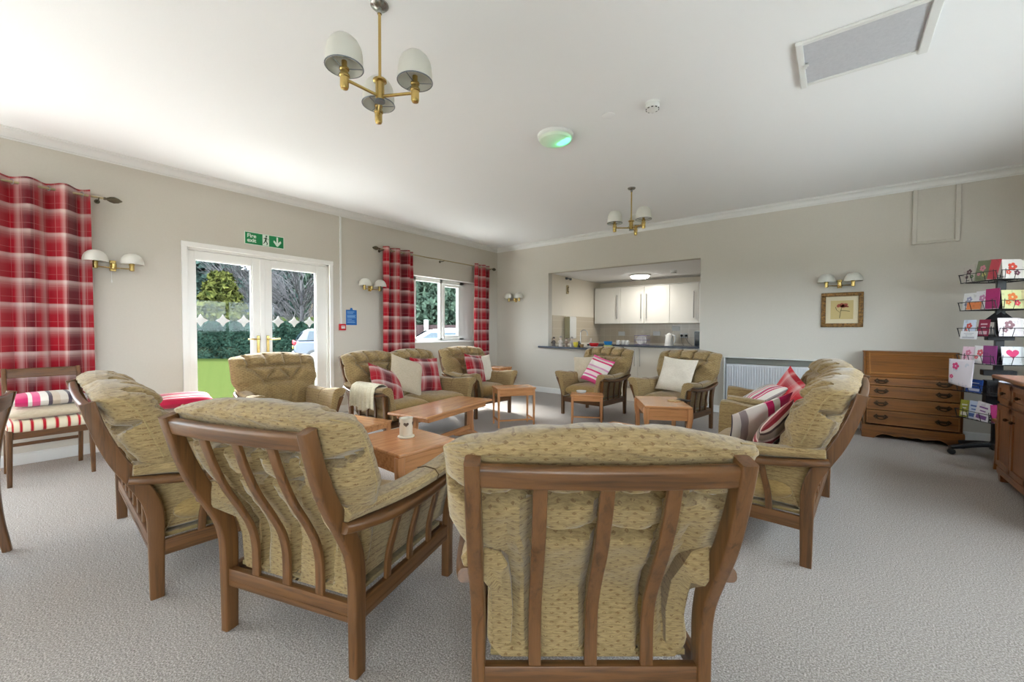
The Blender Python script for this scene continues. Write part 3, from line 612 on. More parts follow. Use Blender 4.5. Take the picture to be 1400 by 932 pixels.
for pth in ([(.0, .03), (-.012, -.02), (-.02, -.1)], [(-.012, -.01), (.03, -.012), (.075, -.02)], [(-.02, -.03), (-.05, .0), (-.06, .035)]):
    for (x0, z0), (x1, z1) in zip(pth, pth[1:]): m.prism([(x0-.003, z0), (x1-.004, z1), (x1+.004, z1), (x0+.003, z0)] if abs(z1-z0) > abs(x1-x0)*.5 else [(x0, z0-.003), (x1, z1-.003), (x1, z1+.004), (x0, z0+.004)], .001, MB2)
m.build('stem', plain('olive_stem', (104, 98, 60), .7), pr_, 0, False)
# moulded rectangle on the back wall
m = MB(); x0, x1, z0, z1 = 6.06, 6.43, 2.115, 2.715
for c, d in (((x0+.02, D-.014, (z0+z1)/2), (.04, .028, z1-z0)), ((x1-.02, D-.014, (z0+z1)/2), (.04, .028, z1-z0)), (((x0+x1)/2, D-.012, z0+.014), (x1-x0, .024, .028))): m.box(c, d)
struct(m.build('trim_3', wall_m, None, .006, False))
# radiator in a recess
rd = thing('radiator', 'wide white fluted radiator under a grey shelf slot on the back wall', 'radiator', (4.80, D, 0))
m = MB(); m.box((0, -.045, .42), (1.15, .05, .56)); 
for k in range(38): m.box((-.555+.03*k, -.074, .42), (.018, .012, .52))
m.build('panel', rad_m, rd, .004, False)
m = MB(); m.box((0, -.05, .79), (1.19, .10, .012)); m.box((-.59, -.05, .45), (.012, .10, .69)); m.box((.59, -.05, .45), (.012, .10, .69)); m.build('cover_frame', white, rd, .003, False)
m = MB(); m.box((0, -.02, .745), (1.16, .03, .075)); m.build('slot_shade', plain('slot_shade_grey', (128, 128, 120), .6), rd, 0, False)  # grey strip with the darkness of the recess slot put into its colour
# loft hatch
ht = thing('loft_hatch', 'grey speckled loft hatch in a white frame on the ceiling', 'hatch', (5.495, 3.14, CZ))
m = MB(); m.box((0, 0, -.004), (.53, .46, .008)); hp = NT('speckled_board'); hp.base(hp.mix(hp.noise(hp.coord('Object'), 60, 4, .7), lin((176, 176, 182)), lin((206, 206, 210)))); hp = hp.fin(.8); m.build('panel', hp, ht, 0, False)
m = MB()
for c, d in (((-.28, 0, -.012), (.035, .53, .024)), ((.285, 0, -.012), (.045, .53, .024)), ((0, .245, -.008), (.56, .03, .016)), ((0, -.245, -.008), (.56, .03, .016))): m.box(c, d)
m.build('frame', white, ht, .005, False)
m = MB(); m.box((-.262, -.02, -.028), (.02, .035, .012)); m.box((-.25, -.02, -.02), (.012, .012, .016)); m.build('latch', white, ht, .002, False)
# emergency light with green glow
em = thing('emergency_light', 'round white ceiling light glowing green on one side', 'ceiling light', (3.52, 2.98, CZ))
m = MB(); m.lathe([(.150, 0), (.150, -.022), (.140, -.03)], n=36); m.build('base', white, em)
m = MB(); m.lathe([(.138, -.03), (.130, -.05), (.10, -.066), (.05, -.075), (.001, -.077)], n=36, cap=False); m.build('dome', opal, em)
m = MB(); m._el((.045, .02, -.052), (.085, .062, .028), 20, 10); m.build('green_led', green_on, em)
m = MB(); m.lathe([(.05, 0), (.05, -.003), (.046, -.005), (.001, -.005)], (4.01, 2.96, CZ), 28, False); tag(m.build('blanking_plate', ceil_m), 'faint white round cover on the ceiling beside the emergency light', 'cover plate')
# chandeliers
def make_chandelier():
    o = thing('chandelier', '', 'chandelier', (0, 0, CZ))
    m = MB(); m.lathe([(.045, 0), (.045, -.006), (.035, -.016), (.012, -.022), (.012, -.045)], n=24); m.build('ceiling_rose', plain('rose_chrome', (170, 170, 166), .25, .9), o)
    m = MB(); m.tube([(0, 0, -.04), (0, 0, -.38)], .0075, 10); m.build('rod', brass, o)
    m = MB(); m.lathe([(.012, -.372), (.034, -.376), (.034, -.384), (.022, -.388), (.022, -.478), (.001, -.478)], n=24); h = m.build('hub', brass, o)
    m = MB(); m.lathe([(.026, -.478), (.026, -.486), (.001, -.486)], n=24, cap=False); m.build('hub_cap', grey_m, h)
    base = math.atan2(rt.y, rt.x)
    for a in (-10, 110, 230):
        A = radians(a)+base; ux, uy = cos(A), sin(A); R = .19
        q = MB(); q.tube([(ux*.015, uy*.015, -.458), (ux*R, uy*R, -.458)], .0075, 10); q.lathe([(.001, -.508), (.016, -.504), (.020, -.494), (.020, -.452), (.024, -.448), (.024, -.438), (.018, -.434), (.018, -.42), (.022, -.416), (.022, -.408), (.013, -.404), (.013, -.375)], (ux*R, uy*R, 0), 18); arm = q.build('arm', brass, o)
        q = MB(); pf = [(.085, -.402), (.085, -.37), (.083, -.34), (.077, -.31), (.064, -.285), (.046, -.268), (.024, -.258), (.001, -.255)]
        q.lathe(pf + [(max(r-.003, .001), z-.003) for r, z in pf[::-1]] + [(.085, -.402)], (ux*R, uy*R, 0), 28, False); sh = q.build('glass_shade', opal, arm)
        q = MB(); q.tube([(ux*R+.086*cos(t), uy*R+.086*sin(t), -.403) for t in [radians(k) for k in range(0, 360, 12)]], .003, 6, True)
        for k in range(3): t = A+k*2*pi/3+.4; q.tube([(ux*R+.02*cos(t), uy*R+.02*sin(t), -.41), (ux*R+.085*cos(t), uy*R+.085*sin(t), -.403)], .002, 5)
        q.build('shade_ring', grey_m, sh)
    return o
c0 = make_chandelier(); put(c0, (3.56, 1.25, CZ), 0, 'three arm brass ceiling light with frosted shades, the large near one', 'brass chandeliers')
put(copy_tree(c0), (3.53, 4.61, CZ), radians(68), 'three arm brass ceiling light with frosted shades, the small far one near the kitchen opening', 'brass chandeliers')

# ================================================================ CURTAINS
def curtain(label, y0, y1, ztop, zbot, folds, depth=.045, seed=0, flare=0.0):
    o = thing('curtain', label, 'curtain', (0, 0, 0)); x0 = .10
    def fn(u, v):
        ph = u*folds*2*pi; amp = depth*(1-.35*v)*(.85+.3*noise.noise(Vector((u*3+seed, v*.7, 0))))
        yy = y0+(y1-y0)*u; mid = (y0+y1)/2
        yy = mid+(yy-mid)*(1+flare*v) + .012*sin(ph*2+seed)*v
        x = x0+amp*sin(ph+.35*sin(v*3+seed)) + .012*noise.noise(Vector((u*9, v*5, seed)))
        return Vector((x, yy, ztop-(ztop-zbot)*v))
    m = MB(); m.grid(fn, folds*14, 40, ((y1-y0)*1.9, -(ztop-zbot))); cl = m.build('cloth', plaid_cur, o)
    sol = cl.modifiers.new('thickness', 'SOLIDIFY'); sol.thickness = .004
    for k in range(folds*2):
        u = (k+.5)/(folds*2); p = fn(u, .03)
        g = MB(); g.tube([(.10+.0, p.y+.0, 0)]*0 + [(.10+.021*cos(t)*.35, p.y+.008*cos(t), 2.355+.021*sin(t)) for t in [radians(q) for q in range(0, 360, 30)]], .004, 6, True); g.build('eyelet', steel, cl)
    return o
curtain('wide red tartan curtain hanging at the left edge of the room', -.42, .575, 2.405, .40, 5, .068, 1)
curtain('red tartan curtain at the left of the window', 3.64, 4.20, 2.40, .50, 3, .06, 5, .08)
curtain('short narrow red tartan curtain at the right of the window near the corner', 5.60, 6.02, 2.40, .565, 2, .04, 9)
def rod(label, y0, y1, fin=(1, 1)):
    o = thing('curtain_rod', label, 'curtain rod', (0, 0, 0)); m = MB(); m.tube([(.10, y0, 2.352), (.10, y1, 2.352)], .010, 10); m.build('pole', rodm, o)
    for s_, y, f in ((-1, y0, fin[0]), (1, y1, fin[1])):
        if f:
            q = MB(); q.lathe([(.011, 0), (.014, .012), (.010, .02), (.024, .045), (.030, .07), (.022, .10), (.006, .125), (.001, .13)], (.10, y, 2.352), 16, False, Matrix.Rotation(-s_*pi/2, 3, 'X')); q.build('finial', finm, o)
    for y in ((y0+y1)/2, y0+.05, y1-.03):
        q = MB(); q.tube([(0, y, 2.335), (.09, y, 2.335)], .006, 8); q.lathe([(.02, 0), (.02, .006)], (0, y, 2.335), 14, True, Matrix.Rotation(pi/2, 3, 'Y')); q.tube([(.10+.013*cos(t), y, 2.35+.013*sin(t)) for t in [radians(k) for k in range(180, 361, 30)]], .004, 6); q.build('bracket', finm, o)
    return o
rod('pale curtain rod with bronze finial carrying the wide left curtain', -2.2, .66, (1, 1))
rod('slim bronze curtain rod over the window with round finials', 3.58, 6.09)

# ================================================================ ARMCHAIRS AND SOFAS
POST = catmull([(0, 0), (0, .17), (0, .30), (-.004, .37), (-.022, .44), (-.062, .52), (-.112, .61), (-.150, .70), (-.176, .78), (-.198, .862)], 5)
BACKC = catmull([(.016, .236), (.026, .33), (.030, .42), (-.012, .50), (-.062, .58), (-.104, .66), (-.134, .74), (-.154, .805), (-.176, .857), (-.190, .888), (-.165, .916)], 5)
FRONTC = catmull([(.030, .242), (.105, .31), (.160, .42), (.150, .51), (.128, .60), (.104, .685), (.082, .755), (.052, .822), (.010, .876), (-.045, .911), (-.120, .927)], 5)
def back_cushion(cx, hwid, parent, seed=0, left_open=1, right_open=1):
    rows = []
    R1, R2 = .66, .46
    b1 = [-.24, 0, .24]; b2 = [-.12, .12]
    k = hwid/.385
    seg = []   # creases on the front: (x0,t0,x1,t1,depth,width)
    for i in range(2): seg.append((b1[i]*k, R1, b1[i+1]*k, R1, .034, .026))
    seg.append((-.30*k, R1+.02, b1[0]*k, R1, .012, .03)); seg.append((.30*k, R1+.02, b1[2]*k, R1, .012, .03))
    seg.append((b2[0]*k, R2, b2[1]*k, R2, .030, .026))
    for a, b in ((0, 0), (1, 0), (1, 1), (2, 1)): seg.append((b1[a]*k, R1, b2[b]*k, R2, .026, .020))
    seg.append((-.34*k, .40, b2[0]*k, R2, .010, .03)); seg.append((.34*k, .40, b2[1]*k, R2, .010, .03))
    for b in (-.24, -.08, .08, .24): seg.append((b*k, R1+.03, b*k*1.1, .90, .034, .020))
    for b in (-.24, 0, .24): seg.append((b*k, R1, b*k, R1+.001, .045, .030))
    for b in (-.12, .12): seg.append((b*k, R2, b*k, R2+.001, .040, .028))
    for b in (-.12, .12): seg.append((b*k, R2, b*k*.8, .18, .012, .03))
    bk = []
    for a, b in ((-.38, -.17), (-.17, 0), (0, .17), (.17, .38)):
        for j in range(4):
            u0, u1 = j/4, (j+1)/4; sag = lambda u: .645-.05*sin(pi*u)
            bk.append(((a+(b-a)*u0)*k, sag(u0), (a+(b-a)*u1)*k, sag(u1), .046, .0135))
    for a, b in ((-.17, 0), (0, .17)):
        for j in range(4):
            u0, u1 = j/4, (j+1)/4; sag = lambda u: .50-.035*sin(pi*u)
            bk.append(((a+(b-a)*u0)*k, sag(u0), (a+(b-a)*u1)*k, sag(u1), .040, .013))
    for b in (-.17, 0, .17): bk.append((b*k, .60, b*.9*k, .02, .030, .015))
    for b in (-.25, .25): bk.append((b*.92, .5, b*.85, .05, .014, .018))
    def crease(x, t, S):
        r = 0; y = t*.8
        for (x0, t0, x1, t1, d, w_) in S:
            ay, by = t0*.8, t1*.8; dx, dy = x1-x0, by-ay; L = dx*dx+dy*dy; q = max(0, min(1, ((x-x0)*dx+(y-ay)*dy)/L)); dd = (x-x0-q*dx)**2+(y-ay-q*dy)**2
            r = max(r, d*exp(-dd/(w_*w_)))
        return r
    def hw(t):
        a = .285/.385 if t < .28 else (.285/.385 + (1-.285/.385)*min(1, (t-.28)/.20)**.7 if t < .48 else 1)
        if t > .80: a *= 1-.20*((t-.80)/.20)**2.2
        if t < .06: a *= 1-.15*((.06-t)/.06)**2
        return hwid*a
    def base(s, t):
        x = s*hw(t); q_ = Vector((0, -.036*abs(s)**2.4*max(0, (t-.55)/.45)**1.5)); B = interp(BACKC, t)+q_; F = interp(FRONTC, t)+q_; Mm = (B+F)/2; H = (F-B)/2; return x, B, F, Mm, H
    def remap(a): return sin(pi/2*(2*a-1))
    def rt_(v): return .5+.5*sin(pi/2*(2*v-1))*1.0
    def front(u, v):
        s = remap(u); t = v; x, B, F, Mm, H = base(s, t)
        e = (max(0, 1-abs(s)**3.2))**.5 * (max(0, 1-abs(2*t-1)**9))**.5
        wv = noise.noise(Vector((x*9+seed, t*11, seed*1.7)))*.012 + (abs(noise.noise(Vector((x*15+t*9, t*14-x*6, seed))))-.2)*.022*(.4+abs(s)**3+max(0, t-.75)*2)
        cr = crease(x, t, seg)*1.65; n = H.normalized(); p = Mm+H*e*1.08+n*(wv-cr)*min(1, e*1.6)
        return Vector((cx+x, p.x, p.y))
    def back(u, v):
        s = remap(u); t = v; x, B, F, Mm, H = base(s, t)
        e = (max(0, 1-abs(s)**7))**.5 * (max(0, 1-abs(2*t-1)**9))**.5
        wv = abs(noise.noise(Vector((x*10+seed, t*12, 4+seed))))*.012 - (abs(noise.noise(Vector((x*14+t*10, t*12-x*8, seed+3))))-.2)*.022*(.3+max(0, t-.75)*3)
        cr = crease(x, t, bk)*1.4; n = H.normalized(); p = Mm-H*e+n*(wv+cr)*min(1, e*1.6)
        return Vector((cx+x, p.x, p.y))
    m = MB(); m.grid(front, 64, 60); m.grid(back, 64, 60, flip=True)
    o = m.build('back_cushion', olive, parent, weld=.002)
    # piping round the side seam
    for s in (-1, 1):
        q = MB(); pts = []
        for i in range(17, 40):
            t = i/40; x, B, F, Mm, H = base(s, t); pts.append((cx+x*1.0, Mm.x, Mm.y))
        q.tube(pts, .0035, 6); q.build('piping', piping_m, o)
    q = MB(); 
    for t, bs in ((R1, b1), (R2, b2)):
        for b in bs:
            x = b*k; s = x/hw(t); u = .5+math.asin(max(-1, min(1, s)))/pi; p = front(u, t); q._el((p.x, p.y+.003, p.z), (.011, .006, .011), 10, 6)
    q.build('button', olive2, o)
    return o
def puff(cx_, cy_, cz_, sx, sy, sz, seed=0, pu=6, front_round=True):
    def f(sign):
        def fn(u, v):
            a = sin(pi/2*(2*u-1)); b = sin(pi/2*(2*v-1))
            E = (max(0, 1-abs(a)**pu)*max(0, 1-abs(b)**pu))**.5
            crown = 1+.12*(1-a*a)*(1-b*b)
            wv = noise.noise(Vector((a*4+seed, b*4, seed)))*.006
            return Vector((cx_+a*sx/2*(1-.02*(1-b*b)*0), cy_+b*sy/2, cz_+sign*(sz/2*E*crown+wv*E)))
        return fn
    m = MB(); m.grid(f(1), 26, 26); m.grid(f(-1), 26, 26, flip=True); return m
def make_seat(n, name, cat):
    """n seats; local +y is the way it faces; origin midway between the rear feet"""
    o = thing(name, '', cat); W = .305 if n == 1 else .57; ow = W
    for s in (-1, 1):
        m = MB(); m.sweep([(s*ow, p.x, p.y) for p in POST], (1, 0, 0), .036, lambda f: .048+.012*sin(pi*min(1, f*1.15)), 4, .4); m.build('leg', wz, o)
        m = MB(); fp = catmull([(s*ow, .605, 0), (s*ow, .607, .17), (s*(ow+.004), .612, .30), (s*(ow+.022), .630, .40), (s*(ow+.045), .655, .488), (s*(ow+.05), .668, .515)], 5)
        m.sweep(fp, (1, 0, 0), .040, lambda f: .046-.010*f, 4, .4); m.build('leg', wz, o)
        # wooden arm, rounded, wrapping the outside of the rear post
        ap = catmull([(s*(ow+.022), -.085, .535), (s*(ow+.030), -.02, .522), (s*(ow+.040), .12, .500), (s*(ow+.048), .30, .490), (s*(ow+.052), .48, .500), (s*(ow+.052), .60, .518), (s*(ow+.050), .685, .535)], 5)
        m = MB(); m.sweep(ap, (1, 0, 0), lambda f: .030+.032*min(1, sin(pi*min(.98, f+.06))**.35), lambda f: .034, 5, .8); m.build('arm', wy, o)
        for y in (.17, .31, .45):
            m = MB(); m.sweep(catmull([(s*(ow+.002), y-.012, .225), (s*(ow+.004), y-.006, .32), (s*(ow+.022), y+.012, .42), (s*(ow+.040), y+.022, .488)], 4), (0, 1, 0), .030, .014, 3, .4); m.build('side_slat', wz, o)
        m = MB(); m.sweep([(s*ow, .02, .208), (s*ow, .595, .208)], (1, 0, 0), .024, .066, 3, .2); m.box((s*(ow+.0125), .307, .196), (.002, .55, .004)); m.build('side_rail', wy, o)
        # upholstered arm pad: hangs inside the arm and folds over the top
        sec = [(.010, .545), (.034, .552), (.040, .572), (.024, .592), (-.020, .600), (-.060, .588), (-.080, .555), (-.088, .48), (-.090, .38), (-.086, .272), (-.060, .262), (-.040, .275), (-.036, .36), (-.034, .44), (-.024, .505), (-.006, .53)]
        m = MB(); V = []; ys = [-.075, -.06, -.02, .08, .2, .32, .44, .55, .63, .67, .69]
        path = catmull([(y, 0, 0) for y in ys], 3); L = len(path); dz = lambda y: -.030*sin(pi*max(0, min(1, (y+.08)/.72)))
        for i, pp in enumerate(path):
            y = pp.x; f = i/(L-1); sh = 1-.55*max(0, (f-.93)/.07)**2 - .4*max(0, (.05-f)/.05)**2; ccx, ccz = -.03, .50
            for (a, z) in sec:
                aa = ccx+(a-ccx)*sh; zz = (ccz+(z-ccz)*sh); top = max(0, (zz-.46)/.14)
                off = .0 if y < .05 else min(.05, (y-.05)*.09)
                wv = noise.noise(Vector((a*12, y*9, z*7+s)))*.005
                yb = y if zz > .50 else max(y, POSTY(zz)+.03) if f < .4 else y - .02*max(0, .5-zz)
                V.append((s*(ow+aa+off*max(.15, min(1, (zz-.26)/.26))+wv), yb, zz+dz(y)*max(0, min(1, (zz-.30)/.2))+wv))
        k = len(sec); F = [(i*k+j, i*k+(j+1) % k, (i+1)*k+(j+1) % k, (i+1)*k+j) for i in range(L-1) for j in range(k)] + [tuple(range(k)), tuple((L-1)*k+j for j in range(k-1, -1, -1))]
        m.add(V, F); pad = m.build('arm_pad', olive, o, weld=.0001)
        ring = [V[(L*55//100)*k+j] for j in range(k)]
        q = MB(); q.tube([(x+s*.002 if 1 else x, y, z+.002) for x, y, z in ring[1:8]], .003, 6); q.build('seam', piping_dark, pad)
    m = MB(); m.sweep(catmull([(-ow+.012, -.190, .826), (-ow*.5, -.198, .824), (0, -.200, .823), (ow*.5, -.198, .824), (ow-.012, -.190, .826)], 5), (0, -.26, 1), .055, .030, 5, .7); m.build('top_rail', wx, o)
    m = MB(); m.sweep([(-ow+.01, -.002, .208), (ow-.01, -.002, .208)], (0, 0, 1), .066, .026, 3, .2); m.box((0, -.0155, .196), (2*ow-.05, .002, .004)); m.build('back_rail', wx, o)
    m = MB(); m.sweep([(-ow+.01, .605, .208), (ow-.01, .605, .208)], (0, 0, 1), .066, .026, 3, .2); m.build('front_rail', wx, o)
    ns = 3 if n == 1 else 7
    sp = [p for p in POST if .225 < p.y < .835]; sp = [Vector((POSTY(.225), .225))]+sp
    for i in range(ns):
        x = -ow+(i+1)*2*ow/(ns+1)
        m = MB(); m.sweep([(x, p.x-.004, p.y) for p in sp], (1, 0, 0), .034, .014, 4, .4); m.build('back_slat', wz, o)
    m = MB(); m.box((0, .31, .245), (2*ow-.06, .56, .018)); m.build('seat_base', under, o, .004, False)
    for i in range(n):
        c = 0 if n == 1 else (-.285 if i == 0 else .285); sw = .50 if n == 1 else .545
        puff(c, .355, .338, sw, .585, .160, i+n).build('seat_cushion', olive2, o, weld=.002)
        back_cushion(c*1.04, .385 if n == 1 else .325, o, seed=i*3+n)
    return o
def POSTY(z):
    for a, b in zip(POST, POST[1:]):
        if a.y <= z <= b.y: return a.x+(b.x-a.x)*(z-a.y)/max(1e-6, b.y-a.y)
    return 0 if z < .3 else POST[-1].x
piping_dark = fabric('dark_seam_cord', (110, 84, 50), (84, 62, 36))
A0 = make_seat(1, 'armchair', 'armchair'); S0 = make_seat(2, 'sofa', 'sofa')
GA = 'olive armchairs round the tables'; GS = 'olive two seat sofas round the tables'
put(A0, (4.896, 1.000, 0), radians(38.5), 'olive armchair seen square from behind, nearest in the middle', GA)
put(copy_tree(A0), (3.880, .645, 0), radians(17.8), 'olive armchair seen from behind at an angle, beside the candle pot table', GA)
put(copy_tree(A0), (1.003, 1.766, 0), radians(-94.5), 'olive armchair with its back to the glazed doors', GA)
put(copy_tree(A0), (1.20, 4.25, 0), radians(-97), 'olive armchair under the window by the room corner, holding one tartan cushion', GA)
put(copy_tree(A0), (2.819, 5.470, 0), radians(174.5), 'olive armchair in front of the serving counter, with a pink striped cushion', GA)
put(copy_tree(A0), (3.97, 5.315, 0), radians(170), 'olive armchair before the kitchen cabinets with a single plain cream cushion', GA)
put(copy_tree(A0), (5.30, 4.38, 0), radians(100), 'olive armchair beside the radiator holding striped and coral tartan cushions', GA)
put(S0, (2.567, .449, 0), radians(-2.7), 'olive two seat sofa seen from its end and back at the left', GS)
put(copy_tree(S0), (5.345, 3.020, 0), radians(87), 'olive two seat sofa at the right seen from its end, with a brown striped cushion', GS)
SA = put(copy_tree(S0), (1.36, 2.93, 0), radians(-89), 'olive two seat sofa along the window wall with a crochet throw on its arm', GS)

# ================================================================ SCATTER CUSHIONS
def local(o, x, y, z):
    a = o.rotation_euler[2]; return (o.location.x+cos(a)*x-sin(a)*y, o.location.y+sin(a)*x+cos(a)*y, z)
def cushion(label, mat, loc, rz, lean, roll, size=.42, thick=.13, uvs=(.42, .42), group='scatter cushions', sy=None, name='cushion'):
    sy = sy or size
    def f(sign):
        def fn(u, v):
            a, b = 2*u-1, 2*v-1; pin = 1-.07*(1-b*b) if 1 else 1; pin2 = 1-.07*(1-a*a)
            E = max(0, (1-abs(a)**2.6)*(1-abs(b)**2.6))**.62
            wv = noise.noise(Vector((a*2.2+loc[0]*3, b*2.2, loc[1]*5)))*.012
            return Vector((a*size/2*pin, -sign*(thick/2*E+wv*E), b*sy/2*pin2))
        return fn
    m = MB(); m.grid(f(1), 24, 24, uvs); m.grid(f(-1), 24, 24, uvs, flip=True)
    o = m.build(name, mat, weld=.001)
    o.matrix_world = Matrix.Translation(loc) @ Matrix.Rotation(rz, 4, 'Z') @ Matrix.Rotation(lean, 4, 'X') @ Matrix.Rotation(roll, 4, 'Y')
    return tag(o, label, 'cushion', group)

# sofa by the window (faces +x): rz so that local -y faces the room
FA = SA.rotation_euler[2]+pi
def on(o, x, y, z): return local(o, x, y, z)
cushion('red tartan cushion lying against the arm with the crochet throw', plaid_cus, on(SA, .34, .30, .585), FA+.25, radians(-38), radians(28), .42, .12)
cushion('plain linen cushion between the two tartan cushions on the window sofa', linen, on(SA, .03, .24, .640), FA-.1, radians(-24), radians(20), .42, .12)
cushion('red tartan cushion upright at the far end of the window sofa', plaid_cus, on(SA, -.27, .23, .622), FA, radians(-18), radians(4), .42, .12)
ch = [o for o in bpy.data.objects if o.name.startswith('armchair') and o.parent is None]
A4 = ch[3]; A5 = ch[4]; A6 = ch[5]; A7 = ch[6]
cushion('red tartan cushion on the armchair under the window by the corner', plaid_cus, on(A4, .02, .25, .620), A4.rotation_euler[2]+pi+.25, radians(-18), radians(8), .40, .12)
cushion('cream cushion tucked behind the tartan cushion on the corner armchair', cream, on(A4, -.13, .20, .600), A4.rotation_euler[2]+pi-.2, radians(-16), radians(-6), .38, .11)
cushion('linen cushion leaning at the side of the armchair in front of the serving counter', linen, on(A5, .17, .24, .600), A5.rotation_euler[2]+pi+.3, radians(-16), radians(-4), .38, .11)
cushion('soft pink and grey striped cushion on the armchair in front of the serving counter', stripe_soft, on(A5, -.05, .30, .605), A5.rotation_euler[2]+pi-.1, radians(-30), radians(14), .40, .12)
cushion('plain cream cushion on the armchair before the kitchen cabinets', cream, on(A6, .0, .26, .628), A6.rotation_euler[2]+pi, radians(-24), radians(4), .43, .12)
cushion('magenta and grey striped cushion lying on the armchair beside the radiator', stripe_pink, on(A7, .04, .42, .545), A7.rotation_euler[2]+pi+.15, radians(-56), radians(-6), .48, .13, sy=.42)
cushion('coral tartan cushion on the armchair beside the radiator', plaid_pink, on(A7, -.06, .22, .600), A7.rotation_euler[2]+pi+.5, radians(-16), radians(28), .38, .12)
SR = [o for o in bpy.data.objects if o.name.startswith('sofa') and o.parent is None][1]
cushion('white and magenta cushion slumped on the right sofa', stripe_pink, on(SR, -.10, .30, .575), SR.rotation_euler[2]+pi-.55, radians(-34), radians(24), .40, .10, uvs=(.13, .42))
cushion('brown and red striped cushion against the back of the right sofa', stripe_red, on(SR, -.30, .20, .565), SR.rotation_euler[2]+pi-.15, radians(-24), radians(28), .34, .10)

# crochet throw over the near arm of the window sofa
def throw_fn(u, v):
    y = .16+.40*u; fold = .012*sin(u*34)+.008*sin(u*61+1)
    pathp = [(.50, .50), (.515, .585), (.56, .612), (.605, .612), (.648, .590), (.668, .53), (.672, .45), (.670, .37+.02*sin(u*9))]
    q = interp([Vector(p) for p in pathp], v); k = max(0, (v-.55)/.45)
    return Vector((q.x+fold*k+.004, y, q.y-.03*sin(pi*u)*0))
m = MB(); m.grid(throw_fn, 70, 24); th = m.build('throw_blanket', lace); tag(th, 'cream crochet throw folded over the near arm of the window sofa', 'throw')
th.location = SA.location; th.rotation_euler = SA.rotation_euler; sm = th.modifiers.new('thickness', 'SOLIDIFY'); sm.thickness = .006

# ================================================================ TABLES
def table_top(m, sx, sy, z, th=.022): m.box((0, 0, z-th/2), (sx, sy, th))
def nest_table(name, label, x, y, rz, sx, sy, h, apron, leg=.028, stretch=True, curved=False):
    o = thing(name, label, 'side table', (x, y, 0), rz, 'teak occasional tables')
    m = MB(); table_top(m, sx, sy, h); m.build('tabletop', tx, o, .007, False, seg=3)
    m = MB(); a, b = sx/2-.022, sy/2-.022
    for s in (-1, 1): m.box((0, s*b, h-.022-apron/2), (2*a-.02, .016, apron)); m.box((s*a, 0, h-.022-apron*.35), (.016, 2*b-.02, apron*.7))
    m.build('apron', tx, o, .002, False)
    for sx_ in (-1, 1):
        for sy_ in (-1, 1):
            m = MB()
            if curved: m.sweep(catmull([(sx_*(a+.004), sy_*(b+.002), h-.022), (sx_*(a+.006), sy_*(b+.004), h-.12), (sx_*(a-.006), sy_*(b-.004), h*.5), (sx_*(a-.004), sy_*(b-.002), 0)], 4), (1, 0, 0), lambda f: .05-.014*f, lambda f: .036-.008*f, 4, .3)
            else: m.sweep([(sx_*a, sy_*b, h-.022), (sx_*a, sy_*b, .2), (sx_*a, sy_*b, 0)], (1, 0, 0), lambda f: leg-.006*f, lambda f: leg-.006*f, 4, .3)
            m.build('leg', tz, o)
    if stretch:
        m = MB()
        for s in (-1, 1): m.box((s*a, 0, .085), (.014, 2*b, .018))
        m.box((0, -b, .085), (2*a, .014, .018)); m.build('stretcher', tx, o, .002, False)
    return o
nest_table('side_table', 'deep aproned teak side table carrying the cream candle pot', 3.385, 1.52, radians(88), .42, .52, .50, .13, curved=True, stretch=False)
nest_table('side_table', 'tall slim legged teak side table in front of the corner armchair', 2.34, 3.93, radians(54), .48, .30, .47, .075, .026)
nest_table('side_table', 'small low teak side table with a glass dish before the counter armchair', 2.97, 4.62, radians(28), .40, .27, .36, .055, .028)
nest_table('side_table', 'deep aproned teak side table in front of the armchair with the cream cushion', 4.075, 4.08, radians(30), .42, .60, .46, .11, curved=True, stretch=False)
nest_table('side_table', 'small teak table standing in the corner behind the tartan cushion armchair', .66, 5.60, radians(0), .42, .34, .50, .04, .03, stretch=False)
nest_table('side_table', 'low reddish side table glimpsed between the window sofa and the candle pot table', 2.30, 1.84, radians(10), .50, .36, .40, .05, .03, stretch=False)
def coffee_table(label, x, y, rz, L=1.08, Wd=.45, h=.42):
    o = thing('coffee_table', label, 'coffee table', (x, y, 0), rz, 'long trestle coffee tables')
    m = MB(); table_top(m, Wd, L, h, .024); m.build('tabletop', ty, o, .009, False, seg=3)
    m = MB()
    for s in (-1, 1): m.box((s*(Wd/2-.05), 0, h-.045), (.018, L-.16, .045))
    m.build('apron', ty, o, .002, False)
    for s in (-1, 1):
        y0 = s*(L/2-.10); m = MB()
        m.sweep([(0, y0, h-.03), (0, y0, .22), (0, y0, .05)], (1, 0, 0), lambda f: .085-.02*sin(pi*f), .030, 4, .3); m.box((0, y0, h-.05), (Wd-.10, .03, .04)); m.build('leg', tz, o, .002)
        m = MB(); m.sweep(catmull([(-.20, y0, .008), (-.13, y0, .022), (-.05, y0, .052), (0, y0, .062), (.05, y0, .052), (.13, y0, .022), (.20, y0, .008)], 4), (0, 1, 0), .042, lambda f: .022+.03*sin(pi*f), 4, .3); m.build('foot', tx, o)
    m = MB(); m.box((0, 0, .12), (.020, L-.22, .045)); m.build('stretcher', ty, o, .003, False)
    return o
coffee_table('long teak coffee table standing in front of the window sofa', 2.42, 2.735, radians(10))
ct2 = coffee_table('long coffee table whose pale end shows just above the nearest armchair', 4.17, 2.60, radians(-6), .98, .44)
